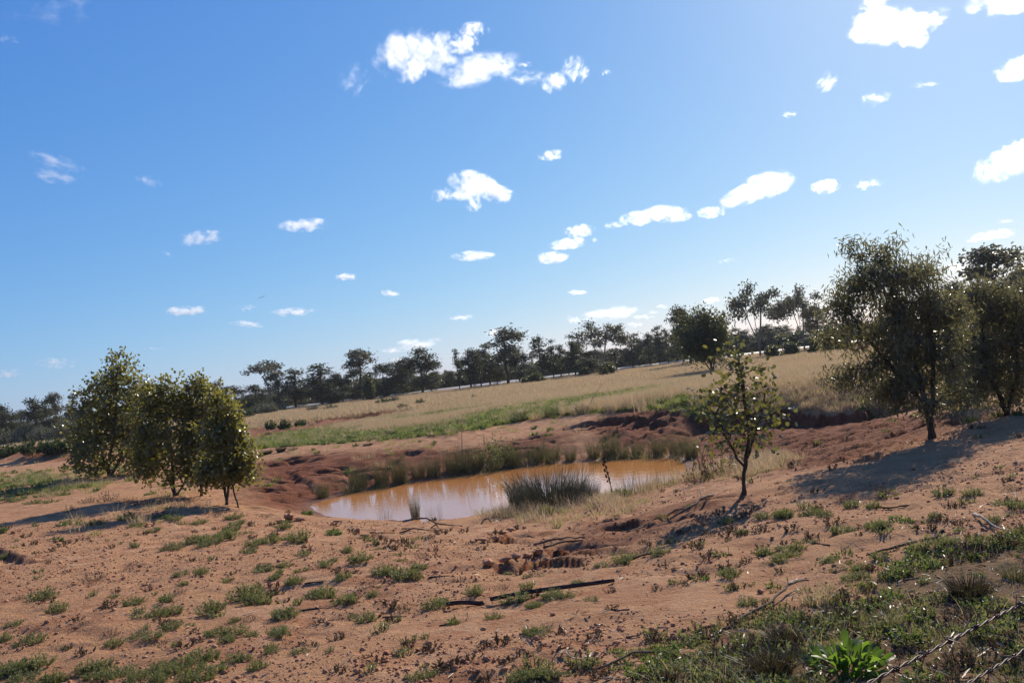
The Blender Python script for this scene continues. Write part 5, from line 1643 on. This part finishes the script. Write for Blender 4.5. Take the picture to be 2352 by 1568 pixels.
# the rusty channel, bent open, in two lengths
t = NT('rusty_iron')
pos = t.n('TexCoord').outputs['Object']
rc = t.mix(t.ramp(t.noise(pos, 14, 6, .7), (.35, .65)), (.030, .014, .010), (.105, .042, .022))
p = t.n('BsdfPrincipled', Base_Color=rc, Roughness=.7, Metallic=.25)
t.set(p, 'Normal', t.n('Bump', Height=t.noise(pos, 60, 4), Strength=.4, Distance=.005))
t.set(t.out, 'Surface', p)
RUST = t.m


def channel(name, a, b, wide, label, up=.03, round_end=False):
    A, B = hit(*a), hit(*b)
    d = B - A; L = np.linalg.norm(d); d = d / L
    s = norm(np.cross(d, [0, 0, 1])); n = np.cross(s, d)
    V = []; F = []
    prof = [(math.cos(q), .55 - .55 * math.sin(q) * 1.0) for q in np.linspace(math.pi * 1.0, 0, 9)]   # a half-round trough, open up
    ns = 14
    for layer in (0, 1):
        for i in range(ns + 1):
            tt = i / ns
            w = wide * (1 if not round_end or tt < .93 else math.sqrt(max(.08, 1 - ((tt - .93) / .075) ** 2)))
            for (cx_, cz_) in prof:
                rr = 1 - .12 * layer
                V.append(d * L * tt + s * w * .5 * cx_ * rr + n * (wide * .5 * (cz_ - .5) * rr + up + .018 * math.sin(3.3 * tt + 1) + .006 * layer))
    m = len(prof)
    for layer in (0, 1):
        o_ = layer * (ns + 1) * m
        for i in range(ns):
            for j in range(m - 1):
                q = [o_ + i * m + j, o_ + i * m + j + 1, o_ + (i + 1) * m + j + 1, o_ + (i + 1) * m + j]
                F.append(q if layer == 0 else q[::-1])
    o_ = (ns + 1) * m
    for i in range(ns):
        for j in (0, m - 1):
            F.append((i * m + j, (i + 1) * m + j, o_ + (i + 1) * m + j, o_ + i * m + j))
    for i in (0, ns):
        for j in range(m - 1):
            F.append((i * m + j, i * m + j + 1, o_ + i * m + j + 1, o_ + i * m + j))
    return tag(obj(name, mesh(name, V, F, RUST), loc=A), label, 'metal channel', 'rusty channel pieces')


channel('rusty_channel', (1128, 1391), (1412, 1336), .066, 'long dark rusty metal channel with rounded right end lying on the sand', .035, True)
channel('rusty_channel', (1027, 1402), (1112, 1387), .07, 'short broken dark piece of metal channel left of the long one', .03)

# larger clods of earth
rng = np.random.default_rng(700)
CL = [(887, 1503, 15), (960, 1497, 16), (906, 1506, 14), (1271, 1414, 16), (1573, 1259, 14), (1774, 1236, 12), (1807, 1221, 11), (1212, 1425, 10), (1506, 1342, 9), (31, 1225, 12), (129, 1245, 13), (172, 1270, 10), (320, 1302, 10), (370, 1347, 12), (1002, 1315, 14), (1048, 1306, 9), (842, 1484, 9), (720, 1521, 10), (777, 1540, 11), (835, 1475, 8),
      (1035, 1461, 9), (1090, 1500, 9), (1045, 1360, 8), (915, 1379, 8), (1748, 1363, 18), (1640, 1440, 22), (1479, 1343, 8), (1633, 1291, 10), (1175, 1438, 9), (1950, 1212, 8), (330, 1345, 10), (285, 1330, 11), (358, 1230, 8), (640, 1290, 12), (1320, 1455, 8), (1360, 1480, 9), (1245, 1470, 8), (820, 1530, 12), (1690, 1205, 12), (1712, 1212, 10)]
CLM = []
for i in range(5):
    r_ = np.random.default_rng(710 + i)
    nz = 1 + .22 * np.array([math.sin(5 * v[0] + i) * math.cos(4 * v[1] + 2 * i) + .6 * math.sin(9 * v[2] + 3 * v[0] + i) for v in ICO2]) + .06 * r_.normal(size=len(ICO2))
    CLM.append(mesh('dirt_clod', ICO2 * np.array([1, .8, .6]) * (nz * (1 + .16 * r_.normal(size=len(ICO2))))[:, None] * .42, ICO2F, CRUMB.m))
for i, (u, v, w) in enumerate(CL):
    p = hit(u, v); k = np.linalg.norm(p[:2]) * S / FOC
    o = obj('dirt_clod', CLM[i % 5], loc=p + np.array([0, 0, w * k * .22]), rot=(0, 0, rng.uniform(0, 6)), scale=w * k)
    words_for(o, u, v, 'red-brown clod of earth', 'clod', 'clods of earth')
# blocks broken from the gully edge
for i, (u, v, w) in enumerate([(1110, 1243, 26), (1140, 1240, 30), (1158, 1226, 22), (1172, 1218, 24), (1122, 1298, 44), (1160, 1290, 34), (1186, 1284, 36), (1212, 1282, 30), (1240, 1268, 26), (822, 1220, 26), (838, 1232, 22), (665, 1196, 40), (645, 1200, 26), (690, 1194, 24)]):
    p = hit(u, v); k = np.linalg.norm(p[:2]) * S / FOC
    o = obj('earth_block', CLM[i % 5], loc=p + np.array([0, 0, w * k * .16]), rot=(.2, .1, i * 1.9), scale=(w * k * 1.0, w * k * .75, w * k * .6))
    o.data = CLM[i % 5]
    words_for(o, u, v, 'crumbling block of red earth', 'earth block', 'blocks broken off the gully edges')

# ------------------------------------------------------------------ barbed wire of the fence the viewer stands at
t = NT('old_wire')
pos = t.n('NewGeometry').outputs['Position']
wc = t.mix(t.ramp(t.noise(pos, 60, 3), (.4, .6)), (.045, .025, .018), (.11, .07, .055))
p = t.n('BsdfPrincipled', Base_Color=wc, Roughness=.55, Metallic=.5)
t.set(t.out, 'Surface', p)
WIRE = t.m
W0, W1 = at_y(1993, 1568, 1.62), at_y(2352, 1382, 2.02)
pd = (W1 - W0)[:2]


def on_plan(u, v):
    d = ray(u, v)
    A = np.array([[d[0], -pd[0]], [d[1], -pd[1]]])
    t_, s_ = np.linalg.solve(A, W0[:2])
    return np.array([0, 0, EYE]) + d * t_


def strand(A, B, label):
    d = B - A; L = np.linalg.norm(d); d = d / L
    A = A - d * 3.0; Ltot = L + 6.5
    s = norm(np.cross(d, [0, 0, 1.0])); n = np.cross(s, d)
    ro = thing('barbed_wire', A, label, 'barbed wire', 'strands of the wire fence')
    N = int(Ltot / .009)
    tt = np.linspace(0, Ltot, N)
    for ph, nm in ((0, 'wire'), (math.pi, 'wire')):
        a = tt / .042 * 2 * math.pi * .5 + ph
        P = d * tt[:, None] + (s * np.cos(a)[:, None] + n * np.sin(a)[:, None]) * .0021
        V, F = tube(P, np.full(N, .0018), 5)
        g = Geo(); g.add(V, F); obj(nm, g.mesh('wire', WIRE, smooth=True), ro)
    bs_ = None
    rngb = np.random.default_rng(3)
    g = Geo()
    for q in range(2):
        a = np.linspace(0, 4 * math.pi, 22)
        P = np.stack([np.linspace(-.007, .007, 22) + q * .002, .0045 * np.cos(a + q), .0045 * np.sin(a + q)], -1)
        P = np.vstack([[P[0] + [0, .022 * (1 - 2 * q), .010]], P, [P[-1] + [0, -.020 * (1 - 2 * q), -.014]]])
        V, F = tube(P, np.r_[.0006, np.full(22, .0013), .0006], 5); g.add(V, F)
    bm_ = g.mesh('barb', WIRE)
    for c in np.arange(.05, Ltot, .105):
        o = obj('barb', bm_, ro)
        R = Matrix(((d[0], s[0], n[0]), (d[1], s[1], n[1]), (d[2], s[2], n[2]))) @ Matrix.Rotation(rngb.uniform(0, 6.28), 3, 'X')
        o.location = tuple(d * c); o.rotation_euler = R.to_euler()
    return ro


strand(W0, W1, 'upper rusty barbed wire strand crossing the lower right of the photo')
strand(on_plan(2223, 1568), on_plan(2348, 1494), 'lower rusty barbed wire strand cutting the bottom right corner')

# ------------------------------------------------------------------ road, roadside fence, bird
t = NT('pale_road')
pos = t.n('NewGeometry').outputs['Position']
p = t.n('BsdfPrincipled', Base_Color=t.mix(t.noise(pos, .6, 4), (.34, .31, .28), (.46, .43, .40)), Roughness=.5)
t.set(t.out, 'Surface', p)
xs = np.linspace(-260, 330, 60)
ya = 150 + .012 * xs
V = []; F = []
ya = ya - 5
zr = height(xs, ya) + .36
for i in range(60):
    V += [(xs[i], ya[i] - 5.2, zr[i] - .55), (xs[i], ya[i] - 2.2, zr[i] - .03), (xs[i], ya[i] + 2.2, zr[i]), (xs[i], ya[i] + 4.2, zr[i] - .55)]
    if i:
        for q in range(3): F.append((4 * i - 4 + q, 4 * i + q, 4 * i + q + 1, 4 * i - 3 + q))
tag(obj('road', mesh('road', V, F, t.m)), kind='structure')

g = Geo()
for sg in (-1, 1):
    V = np.array([(0, .06, 0), (sg * .28, .10, .10), (sg * .62, -.02, .04), (sg * .30, -.10, .07), (0, -.09, 0)])
    g.add(np.vstack([V, V + [0, 0, -.012]]), [(0, 1, 3, 4), (1, 2, 3), (5, 9, 8, 6), (6, 8, 7), (0, 5, 6, 1), (1, 6, 7, 2), (2, 7, 8, 3), (3, 8, 9, 4)])
g.add(ICO2 * np.array([.06, .26, .06]), ICO2F)
g.add(np.array([(-.04, -.2, 0), (.04, -.2, 0), (.09, -.4, 0), (-.09, -.4, 0), (-.04, -.2, -.012), (.04, -.2, -.012), (.09, -.4, -.012), (-.09, -.4, -.012)]), [(0, 1, 2, 3), (4, 7, 6, 5), (0, 4, 5, 1), (1, 5, 6, 2), (2, 6, 7, 3), (3, 7, 4, 0)])
t = NT('bird_feather'); t.set(t.out, 'Surface', t.n('BsdfPrincipled', Base_Color=(.06, .06, .07, 1), Roughness=.7))
bo = obj('bird', g.mesh('bird', t.m), loc=at_y(601, 682, 130))
bo.rotation_euler = (.1, -.25, .4)
tag(bo, 'tiny dark bird gliding in the lower left sky', 'bird')

# ------------------------------------------------------------------ wording for the counted plants and clods
LAND = [(1270, 1365, 'the rusty channel'), (1948, 1500, 'the broad-leaved weed'), (1705, 1140, 'the sapling trunk'), (990, 1205, 'the arching fallen branch'), (1170, 1285, 'the crumbling gully'), (60, 1278, 'the far left crack'),
        (2260, 1205, 'the pale bleached stick'), (420, 1140, 'the left tree clump'), (2140, 1005, 'the big drooping gum'), (679, 1190, 'the block by the pond'), (1300, 1243, 'the two long hollow sticks'), (1500, 1275, 'the dark stick below the hollow'),
        (1750, 1400, 'the long thin stick'), (0, 1568, 'the bottom left corner'), (800, 1568, 'the bottom edge centre-left'), (1450, 1515, 'the thin bent stick'), (2230, 1380, 'the dark spiky tussock'), (2080, 1250, 'the dark crooked stick'), (981, 1265, 'the pale straw stalk'),
        (735, 1400, 'the dark flat twig'), (250, 1095, 'the tallest box tree'), (2040, 1163, 'the stick beyond the sand'), (215, 1330, 'the lone brown tuft'), (532, 1466, 'the lower left twig'), (615, 1303, 'the green patch twig'), (1050, 1395, 'the broken channel piece')]
fam = {}
for (o, u, v, desc) in PL:
    ds = [(math.hypot(u - a, 1.6 * (v - b)), a, b, nm) for a, b, nm in LAND]
    d, a, b, nm = min(ds)
    du, dv = u - a, 1.6 * (v - b)
    rel = ('left of' if du < 0 else 'right of') if abs(du) > abs(dv) else ('behind' if dv < 0 else 'in front of')
    if 'corner' in nm or 'edge' in nm: rel = 'near'
    fam.setdefault((desc, rel, nm), []).append((d, o))
for (desc, rel, nm), L in fam.items():
    L.sort(key=lambda q: q[0])
    for k, (d, o) in enumerate(L):
        o['label'] = f'{desc} {rel} {nm}' + ('' if len(L) == 1 else ', nearest one' if k == 0 else f', {ordinal(k + 1)} nearest')

# ------------------------------------------------------------------ the air
t = NT('haze')
t.set(t.out, 'Volume', t.n('VolumePrincipled', Color=(.86, .92, 1.0, 1), Density=.00015, Anisotropy=.3))
t.m.cycles.homogeneous_volume = True
V = np.array([(x_, y_, z_) for x_ in (-700, 700) for y_ in (-60, 640) for z_ in (-2.0, 17.5)], float)
F = [(0, 1, 3, 2), (4, 6, 7, 5), (0, 4, 5, 1), (2, 3, 7, 6), (0, 2, 6, 4), (1, 5, 7, 3)]
hz = obj('haze', mesh('haze', V, F, t.m))
hz['kind'] = 'stuff'
